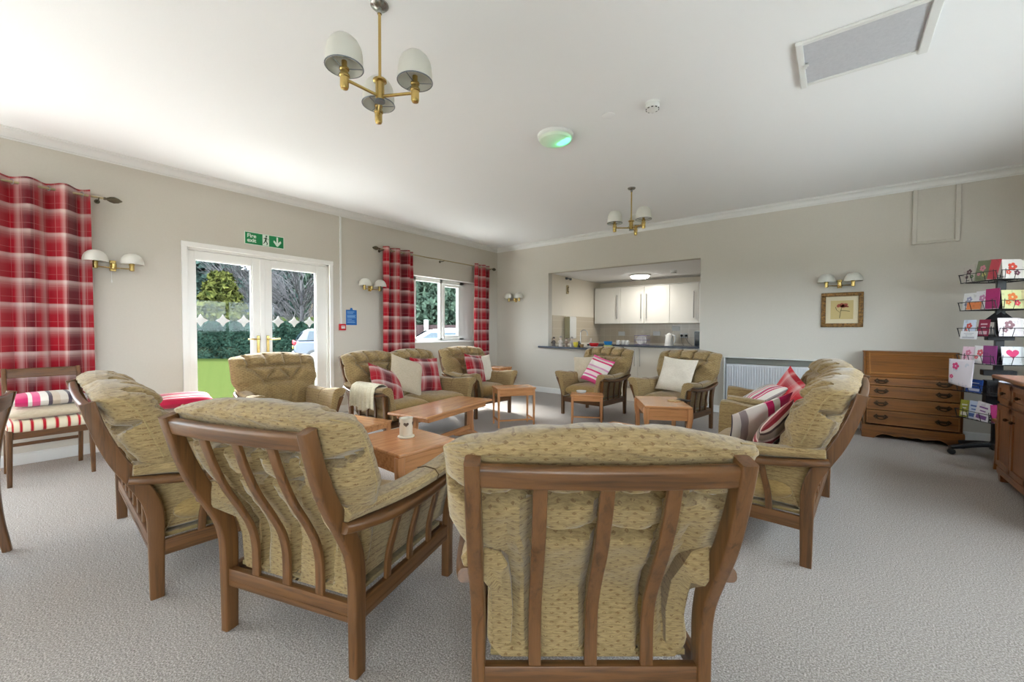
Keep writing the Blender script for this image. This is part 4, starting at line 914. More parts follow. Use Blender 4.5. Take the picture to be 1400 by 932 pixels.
# things on tables
cp = thing('candle_pot', 'cream ceramic candle pot with a cut out heart on the near side table', 'candle pot', (3.37, 1.55, .50))
m = MB(); m.lathe([(.036, .012), (.039, .016), (.040, .115), (.042, .118), (.038, .119), (.036, .03), (.001, .028)], n=32, cap=False); m.build('pot', stone_c, cp)
m = MB(); m.lathe([(.045, 0), (.050, .004), (.050, .010), (.036, .013)], n=32); m.build('saucer', stone_c, cp)
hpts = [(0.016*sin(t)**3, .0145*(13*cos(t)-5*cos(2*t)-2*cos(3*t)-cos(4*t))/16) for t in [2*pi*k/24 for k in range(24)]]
def tri_prism(m, pts, h, M): m.prism(pts, h, M)
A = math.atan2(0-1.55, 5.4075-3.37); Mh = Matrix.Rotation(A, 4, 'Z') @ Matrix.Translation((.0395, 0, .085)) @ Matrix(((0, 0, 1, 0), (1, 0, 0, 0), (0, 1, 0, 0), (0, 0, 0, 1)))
m = MB(); m.prism(hpts, .002, Mh); m.build('heart_cutout_shade', plain('heart_shadow', (96, 76, 60), .8), cp, 0, False)  # dark heart laid on the pot, shade of the opening in its colour
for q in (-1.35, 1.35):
    m = MB(); m.prism(hpts, .002, Matrix.Rotation(A+q, 4, 'Z') @ Matrix.Translation((.0395, 0, .085)) @ Matrix(((0, 0, 1, 0), (1, 0, 0, 0), (0, 1, 0, 0), (0, 0, 0, 1)))); m.build('heart_cutout_shade', bpy.data.materials['heart_shadow'], cp, 0, False)
m = MB(); m.lathe([(.04, 0), (.055, .004), (.065, .028), (.062, .028), (.05, .008), (.001, .006)], n=24, cap=False); o = tag(m.build('glass_dish', plain('pale_glass', (206, 206, 204), .15)), 'small pale dish on the low side table before the counter armchair', 'dish'); o.location = (2.88, 4.64, .36)
m = MB(); m.lathe([(.001, 0), (.06, 0), (.062, .006), (.058, .008), (.001, .008)], n=28, cap=False); o = tag(m.build('coaster', plain('cork_coaster', (196, 160, 110), .6)), 'tan round coaster on the side table before the cream cushion armchair', 'coaster'); o.location = (4.17, 4.16, .46)
m = MB(); m.lathe([(.001, 0), (.058, 0), (.060, .006), (.055, .008), (.001, .008)], n=28, cap=False); o = tag(m.build('coaster', plain('white_coaster', (222, 214, 206), .5)), 'white round coaster at the end of the coffee table between the right hand seats', 'coaster'); o.location = (4.09, 2.98, .42)
m = MB(); m.box((0, 0, .006), (.05, .13, .012)); 
for k in range(4): m.box((0, -.045+.03*k, .013), (.03, .014, .003))
rm = tag(m.build('remote_control', black, None, .003), 'small black remote control on the side table by the cream cushion armchair', 'remote control'); rm.location = (4.24, 4.24, .46); rm.rotation_euler = (0, 0, 1.2)

# ================================================================ DINING CHAIRS and stool at the left
def make_dining():
    o = thing('dining_chair', '', 'dining chair'); hw_, d = .205, .46
    for s in (-1, 1):
        m = MB(); m.sweep(catmull([(s*hw_, -.03, 0), (s*hw_, .0, .2), (s*hw_, .01, .42), (s*hw_, -.01, .62), (s*(hw_), -.06, .83)], 5), (1, 0, 0), .028, lambda f: .034+.008*sin(pi*f), 4, .5); m.build('leg', wz, o)
        m = MB(); m.sweep([(s*(hw_+.01), d, 0), (s*(hw_+.008), d-.005, .2), (s*(hw_+.005), d-.015, .42)], (1, 0, 0), lambda f: .026+.01*f, lambda f: .026+.01*f, 4, .5); m.build('leg', wz, o)
        m = MB(); m.box((s*(hw_+.003), d/2-.01, .365), (.02, d-.05, .05)); m.build('side_rail', wy, o, .003, False)
    m = MB(); m.box((0, .0, .365), (2*hw_-.02, .02, .05)); m.build('rear_rail', wx, o, .003, False)
    m = MB(); m.box((0, d-.018, .365), (2*hw_, .02, .05)); m.build('front_rail', wx, o, .003, False)
    m = MB(); m.box((0, -.002, .22), (2*hw_-.02, .014, .026)); m.build('stretcher', wx, o, .003, False)
    m = MB(); m.sweep(catmull([(-hw_-.005, -.052, .79), (-hw_*.5, -.066, .79), (0, -.072, .79), (hw_*.5, -.066, .79), (hw_+.005, -.052, .79)], 5), (0, -.15, 1), .075, .020, 5, .5); m.build('backrest', wx, o)
    m = MB()
    def sf(sg):
        def fn(u, v):
            a = sin(pi/2*(2*u-1)); b = sin(pi/2*(2*v-1)); E = (max(0, 1-abs(a)**10)*max(0, 1-abs(b)**10))**.5
            return Vector((a*(hw_+.022), d/2+.0+b*(d/2+.012), .425+sg*.045*E))
        return fn
    m.grid(sf(1), 20, 20, (1, 1)); m.grid(sf(-1), 20, 20, (1, 1), flip=True); m.build('seat', stripe_seat, o, weld=.001)
    return o
DC = make_dining(); put(DC, (.265, .262, 0), radians(-88), 'teak dining chair with red striped seat against the wide left curtain', 'teak dining chairs')
puff(0, .22, .510, .44, .42, .085, 3, 5).build('seat_pad', linen, None, weld=.002)
sp_ = bpy.data.objects['seat_pad']; sp_.location = DC.location; sp_.rotation_euler = DC.rotation_euler; tag(sp_, 'plain linen pad on the dining chair under the striped cushion', 'seat pad')
def lying(label, mat, loc, rz, sx, sy, th, uvs, name='cushion'):
    m = MB()
    def f(sg):
        def fn(u, v):
            a, b = 2*u-1, 2*v-1; E = max(0, (1-abs(a)**3.4)*(1-abs(b)**3.4))**.5
            return Vector((a*sx/2*(1-.04*(1-b*b)), b*sy/2*(1-.04*(1-a*a)), sg*th/2*E))
        return fn
    m.grid(f(1), 24, 20, uvs); m.grid(f(-1), 24, 20, uvs, flip=True); o = m.build(name, mat, weld=.001); o.location = loc; o.rotation_euler = (0, 0, rz); return tag(o, label, 'cushion', 'scatter cushions')
lying('grey and pink striped cushion lying on top of the linen pad of the dining chair', stripe_grey, local(DC, 0, .20, .600), DC.rotation_euler[2], .44, .40, .10, (.44, .40))
dc2 = put(copy_tree(DC), (2.25, -.05, 0), radians(165), 'teak dining chair only just showing at the left edge beside the near sofa', 'teak dining chairs')
fs = thing('footstool', 'low stool with a crimson striped cushion between the near sofa and the door armchair', 'footstool', (.86, 1.02, 0), radians(0))
for sx_ in (-1, 1):
    for sy_ in (-1, 1):
        m = MB(); m.sweep([(sx_*.21, sy_*.17, .36), (sx_*.215, sy_*.175, 0)], (1, 0, 0), .032, .032, 4, .4); m.build('leg', wz, fs)
m = MB(); m.box((0, 0, .375), (.46, .38, .05)); m.build('frame', wx, fs, .006, False)
puff(0, 0, .435, .48, .40, .10, 5, 5).build('seat_cushion', linen, fs, weld=.002)
lying('crimson striped cushion lying on the stool behind the near sofa', stripe_runner, (.88, 1.02, .53), radians(80), .46, .50, .11, (.5, .5))

# ================================================================ BUREAU
bu = thing('bureau', 'walnut bureau with sloping front and four drawers against the back wall', 'bureau', (6.045, D-.03, 0))
BW, BD = .375, .42    # half width, depth
m = MB(); yf = -BD
for s in (-1, 1):
    m.prism([(0, .09), (-BD, .09), (-BD, .66), (-BD+.26, .925), (0, .925)], .018, Matrix(((0, 0, 1, s*BW-(.018 if s > 0 else 0)), (1, 0, 0, 0), (0, 1, 0, 0), (0, 0, 0, 1))))
m.box((0, -.08, .925), (2*BW+.01, .17, .016)); m.box((0, -.006, .50), (2*BW-.03, .012, .82)); m.box((0, -BD/2, .10), (2*BW-.03, BD-.01, .02)); m.box((0, -BD/2, .665), (2*BW-.03, BD-.01, .018))
m.build('carcass', dkz, bu, .003, False)
Lf = sqrt(.26**2+.265**2); ang = math.atan2(.265, .26)
m = MB(); m.box((0, -BD+.13, .793), (2*BW-.035, Lf-.01, .018), rx=ang); m.build('sloping_front', dkx, bu, .003, False)
m = MB()
for s in (-1, 1): m.box((s*(BW-.05), -BD+.13-.008, .793+.008), (.012, Lf-.06, .004), rx=ang)
for q in (-1, 1): m.box((0, -BD+.13-.008+q*(Lf/2-.05)*cos(ang), .793+.008+q*(Lf/2-.05)*sin(ang)), (2*BW-.1, .012, .004), rx=ang)
m.build('inlay', wood('crossband', (158, 108, 56), (120, 76, 38), 'x'), bu, 0, False)
hz = [(.575, .655), (.445, .568), (.31, .438), (.155, .303)]
for (z0, z1) in hz:
    m = MB(); m.box((0, yf-.004, (z0+z1)/2), (2*BW-.045, .02, z1-z0)); dd = m.build('drawer', dkx, bu, .003, False)
    m = MB()
    for c, d_ in (((0, yf-.0155, z0+.007), (2*BW-.05, .004, .006)), ((0, yf-.0155, z1-.007), (2*BW-.05, .004, .006)), ((-BW+.030, yf-.0155, (z0+z1)/2), (.006, .004, z1-z0-.008)), ((BW-.030, yf-.0155, (z0+z1)/2), (.006, .004, z1-z0-.008))): m.box(c, d_)
    m.build('cockbead', bpy.data.materials['crossband'], dd, 0, False)
    for s in (-1, 1):
        q = MB(); cx_, cz_ = s*.235, (z0+z1)/2+.008
        q.box((cx_-.036, yf-.017, cz_), (.036, .004, .040), ry=.78); q.box((cx_+.036, yf-.017, cz_), (.036, .004, .040), ry=.78); q.box((cx_, yf-.016, cz_+.002), (.07, .003, .022))
        q.tube([(cx_-.036, yf-.018, cz_), (cx_-.036, yf-.03, cz_-.002), (cx_-.030, yf-.034, cz_-.018), (cx_-.01, yf-.036, cz_-.026), (cx_+.01, yf-.036, cz_-.026), (cx_+.030, yf-.034, cz_-.018), (cx_+.036, yf-.03, cz_-.002), (cx_+.036, yf-.018, cz_)], .0065, 6); q.build('drawer_pull', oldbrass, dd)
# shaped plinth
pl = [(-BW-.012, 0), (-BW+.09, 0), (-BW+.115, .028), (-BW+.16, .052), (-BW+.22, .045), (-.10, .032), (-.06, .05), (0, .036), (.06, .05), (.10, .032), (BW-.22, .045), (BW-.16, .052), (BW-.115, .028), (BW-.09, 0), (BW+.012, 0), (BW+.012, .125), (BW+.004, .14), (-BW-.004, .14), (-BW-.012, .125)]
m = MB(); m.prism([(x, z) for x, z in pl], .02, Matrix(((1, 0, 0, 0), (0, 0, 1, yf-.022), (0, 1, 0, 0), (0, 0, 0, 1))))
ps = [(0, 0), (-.09, 0), (-.13, .04), (-BD+.13, .04), (-BD+.09, 0), (-BD-.01, 0), (-BD-.01, .14), (0, .14)]
for s in (-1, 1): m.prism([(a_, b_) for a_, b_ in ps], .018, Matrix(((0, 0, 1, s*(BW+.003)-.009), (1, 0, 0, 0), (0, 1, 0, 0), (0, 0, 0, 1))))
m.build('plinth', dkx, bu, .003, False)

# ================================================================ SIDEBOARD at the right edge
sb = thing('sideboard', 'reddish brown panelled sideboard cut off by the right edge of the room', 'sideboard', (6.42, 4.83, 0), radians(-90))
# local: front faces -y (towards the seats), runs along local +x (towards the camera)
SW, SD, SH = 1.30, .46, .80
m = MB(); m.box((SW/2, SD/2, .43), (SW, SD, .66)); m.build('carcass', sbz, sb, .004, False)
m = MB(); m.box((SW/2, SD/2-.01, SH+.005), (SW+.06, SD+.06, .028)); m.build('top', sbx, sb, .008, False, seg=3)
m = MB(); m.box((SW/2, .005, .085), (SW, .02, .05)); 
for x in (.03, SW-.03):
    for y in (.03, SD-.03): m.box((x, y, .05), (.06, .06, .10), taper=.8)
m.build('plinth', sbx, sb, .003, False)
pw = (SW-.04)/4
for k in range(4):
    x0 = .02+k*pw; xc = x0+pw/2
    for nm, z0, z1 in (('drawer', .62, .765), ('door', .13, .60)):
        m = MB(); t_ = .038
        for c, d_ in (((xc, -.008, z0+t_/2), (pw-.008, .018, t_)), ((xc, -.008, z1-t_/2), (pw-.008, .018, t_)), ((x0+t_/2+.004, -.008, (z0+z1)/2), (t_, .018, z1-z0)), ((x0+pw-t_/2-.004, -.008, (z0+z1)/2), (t_, .018, z1-z0))): m.box(c, d_)
        m.box((xc, -.002, (z0+z1)/2), (pw-.05, .010, z1-z0-.05)); dd = m.build(nm, sbz, sb, .003, False)
        m = MB(); hx = xc if nm == 'drawer' else x0+pw*(.2 if k % 2 else .8); hz_ = (z0+z1)/2 if nm == 'drawer' else z1-.02
        m._el((hx, -.028, hz_ if nm == 'drawer' else z1-.09), (.012, .012, .012), 12, 8); m.tube([(hx, -.01, hz_ if nm == 'drawer' else z1-.09), (hx, -.03, hz_ if nm == 'drawer' else z1-.09)], .005); m.build('knob', oldbrass, dd)
# curved wooden leg of a chair behind the sideboard
wc = thing('wooden_stool', 'dark wooden stool tucked between the card stand and the sideboard', 'stool', (6.62, 5.10, 0), radians(0))
for sx_ in (-1, 1):
    for sy_ in (-1, 1):
        m = MB(); m.sweep(catmull([(sx_*.13, sy_*.1, 0), (sx_*.12, sy_*.095, .2), (sx_*.125, sy_*.1, .40)], 4), (1, 0, 0), .034, .034, 4, .4); m.build('leg', dkz, wc)
m = MB(); m.box((0, 0, .41), (.32, .26, .03)); m.build('seat', dkx, wc, .01, False, seg=3)

# ================================================================ CARD STAND
CX_, CY_ = 6.575, 5.64
cs = thing('card_stand', 'black wire revolving greeting card stand beside the bureau', 'card stand', (CX_, CY_, 0))
m = MB(); m.box((0, 0, .85), (.055, .055, 1.55)); m.lathe([(.10, 1.24), (.10, 1.255), (.03, 1.33), (.03, 1.35)], n=4); m.box((0, 0, 1.10), (.16, .12, .05)); m.box((0, 0, .78), (.2, .12, .05)); m.box((0, 0, .60), (.16, .14, .22)); m.build('pole', black, cs, .004, False)
for k in range(5):
    a = radians(196+72*k); m = MB(); m.sweep(catmull([(0, 0, .12), (.10*cos(a), .10*sin(a), .115), (.24*cos(a), .24*sin(a), .085), (.31*cos(a), .31*sin(a), .070)], 4), (-sin(a), cos(a), 0), lambda f: .07-.02*f, lambda f: .04-.012*f, 4, .5); bl = m.build('base_leg', black, cs)
    m = MB(); m.lathe([(.001, -.012), (.026, -.012), (.028, 0), (.026, .012), (.001, .012)], (.30*cos(a), .30*sin(a), .030), 16, False, Matrix.Rotation(a, 3, 'Z') @ Matrix.Rotation(pi/2, 3, 'X')); m.build('caster', black, bl)
m = MB(); m.lathe([(.04, .08), (.04, .14), (.03, .16)], n=16); m.build('hub', black, cs)
tiers = [.345, .59, .86, 1.11, 1.35, 1.61]       # basket floors
HB = .175    # half side of the square revolving basket
tocam = math.atan2(0-CY_, 5.4075-CX_)   # face towards the camera
ROT = tocam+radians(42)
def face_pt(k, s, out, z):
    a = ROT+k*pi/2; return Vector((cos(a)*out-sin(a)*s, sin(a)*out+cos(a)*s, z))
for z in tiers:
    m = MB()
    for k in range(4):
        for zz, out in ((z, HB-.05), (z, HB+.0), (z+.075, HB+.02)):
            m.tube([face_pt(k, -HB, out, zz), face_pt(k, HB, out, zz)], .003, 5)
        for s in (-.17, -.06, .06, .17):
            m.tube([face_pt(k, s, HB-.055, z+.09), face_pt(k, s, HB-.05, z), face_pt(k, s, HB, z-.002), face_pt(k, s, HB+.02, z+.075)], .0025, 5)
        m.tube([face_pt(k, -.17, HB-.055, z+.02), face_pt(k, .17, HB-.055, z+.02)], .0025, 5)
    for k in range(4): m.tube([face_pt(k, 0, .02, z), face_pt(k, 0, HB, z)], .003, 5)
    m.build('wire_basket', wire, cs)
CARDS = {}
def card_mat(base, ink, seed):
    key = (base, ink, seed)
    t = NT('card_print'); v = t.coord('Object', (1, 1, 1)); nn = t.n('ShaderNodeTexVoronoi'); nn.inputs['Scale'].default_value = 26
    mp = t.n('ShaderNodeMapping'); mp.inputs['Location'].default_value = (seed*3.1, seed*1.7, 0); c0 = t.n('ShaderNodeTexCoord'); t.l(c0.outputs['Object'], mp.inputs[0]); t.l(mp.outputs[0], nn.inputs['Vector'])
    msk = t.math('LESS_THAN', nn.outputs['Distance'], .36); big = t.math('GREATER_THAN', t.noise(mp.outputs[0], 14, 2), .52)
    t.base(t.mix(t.math('MULTIPLY', msk, big), lin(base), lin(ink))); return t.fin(.4)
def flower_motif(m, cx_, cz_, r, n=5):
    for k in range(n):
        a = 2*pi*k/n; m.prism([(cx_+r*.6*cos(a)+r*.42*cos(t), cz_+r*.6*sin(a)+r*.42*sin(t)) for t in [radians(q) for q in range(0, 360, 45)]], .0006, Matrix.Translation((0, 0, .0035)))
def heart_motif(m, cx_, cz_, r): m.prism([(cx_+r*sin(t)**3, cz_+r*.9*(13*cos(t)-5*cos(2*t)-2*cos(3*t)-cos(4*t))/16) for t in [2*pi*k/22 for k in range(22)]], .0006, Matrix.Translation((0, 0, .0035)))
def bar_motif(m, x0, x1, z0, z1): m.prism([(x0, z0), (x1, z0), (x1, z1), (x0, z1)], .0006, Matrix.Translation((0, 0, .0035)))
ncard = [0]
def card(label, k, s, ti, w_, h_, base, ink, motif='flower', tilt=0, lean=.12, out=None, dz=0, ink2=None):
    ncard[0] += 1; z = tiers[ti]+dz+.004; a = ROT+k*pi/2; ow = HB-.012 if out is None else out
    m = MB(); m.box((0, h_/2, .0015), (w_, h_, .003)); o = m.build('greeting_card', card_mat(base, tuple(int(v*.92) for v in base), ncard[0]), None, 0, False)
    q = MB()
    if motif == 'flower':
        flower_motif(q, 0, h_*.62, w_*.24); flower_motif(q, -w_*.22, h_*.34, w_*.14)
    elif motif == 'heart': heart_motif(q, 0, h_*.62, w_*.30)
    elif motif == 'bars': bar_motif(q, -w_*.3, w_*.3, h_*.68, h_*.76); bar_motif(q, -w_*.2, w_*.2, h_*.5, h_*.56); bar_motif(q, -w_*.36, w_*.36, h_*.1, h_*.3)
    elif motif == 'plain': bar_motif(q, -w_*.5, w_*.5, 0, .004)
    elif motif == 'band': bar_motif(q, -w_*.36, w_*.36, h_*.42, h_*.70)
    q.build('printed_motif', plain('card_ink', ink, .4), o, 0, False)
    if ink2:
        q = MB(); flower_motif(q, w_*.2, h_*.3, w_*.16); q.build('printed_motif', plain('card_ink', ink2, .4), o, 0, False)
    p = face_pt(k, s*.76, ow-.012, z); X = Vector((-sin(a), cos(a), 0)); N = Vector((cos(a), sin(a), 0)); U = Vector((0, 0, 1))
    U2 = (U*cos(lean)-N*sin(lean)); N2 = X.cross(U2); R3 = Matrix((X, U2, N2)).transposed(); R3 = R3 @ Matrix.Rotation(tilt, 3, 'Z')
    o.matrix_world = Matrix.Translation(Vector((CX_, CY_, 0))+p) @ R3.to_4x4()
    return tag(o, label, 'greeting card', 'greeting cards on the stand')
TN = ['bottom tier', 'second tier from the bottom', 'third tier from the bottom', 'fourth tier from the bottom', 'fifth tier from the bottom', 'top tier']
def C(*a, **k): return card(*a, **k)
# face 0 turned to the camera (s<0 appears at the left), face 3 is the side towards the bureau
C('card with a large coral poppy on the top tier facing out', 0, -.06, 5, .15, .17, (226, 220, 214), (222, 84, 66), ink2=(120, 70, 90))
C('pale butterfly card on the top tier at the right', 0, .13, 5, .15, .16, (230, 226, 218), (150, 90, 110), 'flower')
C('flowery yellow and green card on the fifth tier', 0, -.05, 4, .16, .165, (206, 206, 150), (222, 120, 60), ink2=(220, 70, 90))
C('busy multicoloured flower card at the right of the fifth tier', 0, .14, 4, .15, .165, (214, 200, 150), (214, 80, 90), ink2=(90, 140, 90))
C('pale card with a pink grey spray on the fourth tier facing out', 0, -.07, 3, .17, .16, (234, 222, 222), (150, 110, 116), 'flower')
C('blank edged cream card at the right of the fourth tier', 0, .13, 3, .15, .155, (228, 220, 216), (190, 170, 180), 'bars')
C('white card with a pink heart on the third tier', 0, -.03, 2, .165, .16, (228, 228, 228), (226, 70, 120), 'heart')
C('white card with green print at the right of the third tier', 0, .15, 2, .15, .155, (224, 228, 222), (120, 160, 130), 'bars')
C('white card with a dark motif on the second tier facing out', 0, -.04, 1, .17, .13, (226, 226, 230), (90, 70, 90), 'bars')
C('blue card on the second tier turned to the bureau', 3, -.06, 1, .15, .12, (40, 84, 170), (200, 210, 230), 'bars')
C('dark floral card on the top tier nearest the bureau', 3, -.15, 5, .11, .16, (196, 188, 180), (96, 60, 70), tilt=.16, ink2=(80, 110, 70))
C('tall green and pink floral card on the top tier', 3, -.02, 5, .12, .185, (120, 128, 100), (220, 140, 160), tilt=-.08, ink2=(206, 196, 120))
C('crimson edged card on the top tier beside the green floral card', 3, .10, 5, .10, .18, (196, 70, 84), (230, 210, 206), 'plain', tilt=-.12)
C('white card above the orange envelope on the fifth tier', 3, -.16, 4, .12, .16, (232, 232, 232), (160, 160, 190), 'flower')
C('white card with tiny blossom beside the magenta card on the fifth tier', 3, .0, 4, .13, .17, (232, 230, 234), (200, 140, 180), 'flower')
C('magenta backed card on the fifth tier', 3, .13, 4, .12, .18, (176, 40, 110), (220, 200, 210), 'plain', lean=.02)
C('orange envelope card lying in front on the fifth tier', 3, -.07, 4, .13, .07, (236, 140, 84), (240, 220, 200), 'plain', out=HB+.004)
C('blue edged white card on the fourth tier', 3, -.15, 3, .12, .15, (210, 220, 238), (220, 90, 80), 'flower')
C('crimson striped card on the fourth tier', 3, .03, 3, .10, .15, (150, 30, 70), (220, 190, 200), 'bars')
C('white price card hooked on the fourth tier', 3, -.08, 3, .16, .075, (232, 232, 236), (190, 190, 200), 'bars', out=HB+.03, dz=-.03)
C('pale pink card on the third tier nearest the bureau', 3, -.15, 2, .12, .15, (232, 200, 214), (214, 120, 150), 'flower')
C('white and red flower card on the third tier', 3, -.01, 2, .13, .16, (232, 228, 228), (224, 100, 110), 'flower', tilt=-.05)
C('purple backed card on the third tier', 3, .12, 2, .12, .165, (140, 50, 120), (214, 190, 210), 'plain', lean=.03)
C('lime striped card on the bottom tier nearest the bureau', 3, -.17, 0, .09, .16, (168, 170, 60), (230, 230, 220), 'bars', tilt=.06)
C('pale blue card on the bottom tier', 3, -.06, 0, .11, .165, (190, 206, 230), (70, 100, 170), 'bars')
C('white card with purple block print on the bottom tier', 3, .06, 0, .13, .17, (230, 226, 232), (130, 80, 150), 'bars', tilt=-.12, out=HB+.004)
C('magenta card at the right of the bottom tier', 0, -.16, 0, .10, .16, (170, 50, 110), (220, 200, 210), 'plain')
C('white card with red print second on the bottom tier front', 0, .0, 0, .13, .16, (226, 222, 224), (190, 60, 80), 'bars')
# big bagged sheet hooked on the side
m = MB(); m.grid(lambda u, v: Vector(((u-.5)*.27, .235*(1-v)-.02*u*v, .03*sin(u*2.6)*v+.02*u*u)), 16, 12, (1, 1)); o = m.build('gift_wrap_sheet', card_mat((230, 222, 230), (208, 208, 220), 77))
sm = o.modifiers.new('thickness', 'SOLIDIFY'); sm.thickness = .002
for fx_, fz_, fr_ in ((-.05, .17, .035), (.04, .10, .022), (-.09, .07, .02)):
    q = MB(); flower_motif(q, fx_, fz_, fr_); mo = q.build('printed_motif', plain('card_ink', (222, 70, 130), .4), o, 0, False); mo.location = (0, 0, .012)
a = ROT+3*pi/2; X = Vector((-sin(a), cos(a), 0)); N = Vector((cos(a), sin(a), 0)); R3 = Matrix((X, Vector((0, 0, 1)), X.cross(Vector((0, 0, 1))))).transposed()
o.matrix_world = Matrix.Translation(Vector((CX_, CY_, 0))+face_pt(3, -.07, HB+.05, .66)) @ R3.to_4x4(); tag(o, 'large white gift wrap sheet with pink blossom hanging beside the bureau', 'wrapping sheet')

# ================================================================ OUTSIDE
grass = NT('lawn_grass'); _n = grass.noise(grass.coord('Object'), 30, 4, .7); grass.base(grass.ramp(_n, [(.3, lin((34, 40, 18))), (.6, lin((50, 58, 28))), (.8, lin((60, 68, 36)))])); grass.bump(_n, .5, .05); grass = grass.fin(1, 0, 0)
tarmac = plain('tarmac', (128, 128, 130), .9, 0, .3, .1)
m = MB(); m.box(*bx(-90, -.30, -60, 90, -.45, -.26)); o = struct(m.build('ground', grass, None, 0, False)); 
m = MB(); m.box(*bx(-2.6, -.30, -12, 12, -.3, -.2)); m.box(*bx(RX+.2, RX+5, -6, 8, -.3, -.2)); struct(m.build('path', plain('pale_bounce_paving', (214, 210, 202), .9, 0, .2, .06), None, 0, False))  # unseen pale strips, added to bounce daylight up to the ceiling
m = MB(); m.box(*bx(RX+.2, 60, -60, 90, -.45, -.26)); m.box(*bx(-.3, RX+.2, -60, BY-.3, -.45, -.26)); struct(m.build('ground', grass, None, 0, False))
def leafmat(name, a, b):
    t = NT(name); n_ = t.noise(t.coord('Object'), 2.2, 4, .7); t.base(t.ramp(n_, [(.35, lin(a)), (.65, lin(b))])); return t.fin(1, 0, 0)
hedge_m = leafmat('hedge_leaf', (16, 30, 24), (44, 62, 52)); pine_m = leafmat('pine_needles', (20, 30, 28), (56, 70, 64)); gold_m = leafmat('golden_needles', (26, 34, 16), (88, 88, 44)); grey_m3 = leafmat('grey_green_scrub', (34, 40, 36), (66, 70, 64)); grey_m2 = leafmat('bare_twigs', (56, 54, 56), (88, 84, 84)); dark_m = leafmat('laurel_leaf', (26, 36, 30), (72, 86, 72)); lime_m = leafmat('bank_grass', (36, 44, 22), (52, 58, 30))
bark = plain('bark', (92, 78, 66), .9)
def leaves(m, n, fn, size, seed=0, flat=False):
    rr = random.Random(seed)
    for _ in range(n):
        p, nr = fn(rr); s_ = size*(.6+.8*rr.random()); a = Vector((rr.uniform(-1, 1), rr.uniform(-1, 1), rr.uniform(-1, 1))).normalized(); N = (Vector(nr)+a*.9).normalized(); T = N.orthogonal().normalized(); B = N.cross(T); th = rr.random()*6.28
        X = (T*cos(th)+B*sin(th))*s_; Y = (B*cos(th)-T*sin(th))*s_*.45; p = Vector(p)
        m.add([p-X, p-Y, p+X, p+Y], [(0, 1, 2, 3)])
def hedge(label, a, b, h, th, z0=-.26, mat=hedge_m, n=9000, size=.10, seed=3):
    a, b = Vector(a), Vector(b); d = (b-a); L = d.length; d.normalize(); nrm = Vector((-d.y, d.x, 0)); m = MB(); ang_ = math.atan2(d.y, d.x); c = (a+b)/2
    o = thing('hedge', label, 'hedge', (c.x, c.y, z0), ang_)
    q = MB(); q.box((0, 0, h/2-.04), (L-.1, th-.16, h-.12)); q.build('core', mat, o, 0, False)
    def fn(rr):
        u = rr.uniform(-L/2, L/2); k = rr.random()
        if k < .3: return (u, rr.uniform(-th/2, th/2), h+.06*noise.noise(Vector((u*2, 0, 0)))), (0, 0, 1)
        return (u, -th/2 + .08*noise.noise(Vector((u*1.5, k*5, 1))), rr.uniform(0, h)), (0, -1, .2)
    leaves(m, n, fn, size, seed); m.build('foliage', mat, o, 0, False); return o
# view direction from the camera: offsets along forward f and right r
def VW(fd, rx): return (5.4075+fd*-.6178+rx*.7859, fd*.7859+rx*.6178)
p0, p1 = VW(20.5, -17.5), VW(20.5, -8.6)
hedge('clipped dark green laurel hedge across the lawn outside the doors', (*p0, 0), (*p1, 0), 1.76, 1.2)
m = MB(); q0, q1 = VW(26, -30), VW(26, 10); q2, q3 = VW(60, 20), VW(60, -60)
m.add([(*q0, -.12), (*q1, -.12), (*q2, 3.0), (*q3, 3.0), (*q0, -.2), (*q1, -.2), (*q2, -.2), (*q3, -.2)], [(0, 1, 2, 3), (7, 6, 5, 4), (0, 4, 5, 1), (1, 5, 6, 2), (2, 6, 7, 3), (3, 7, 4, 0)]); bk_ = m.build('grass_bank', lime_m, None, 0, False); tag(bk_, kind='structure')
a0_, a1_ = VW(82, -85), VW(82, -5)
hedge('tall overgrown grey green shrubbery along the top of the grassy bank', (*a0_, 0), (*a1_, 0), 11.0, 3.0, 1.6, grey_m3, 16000, .62, 21)
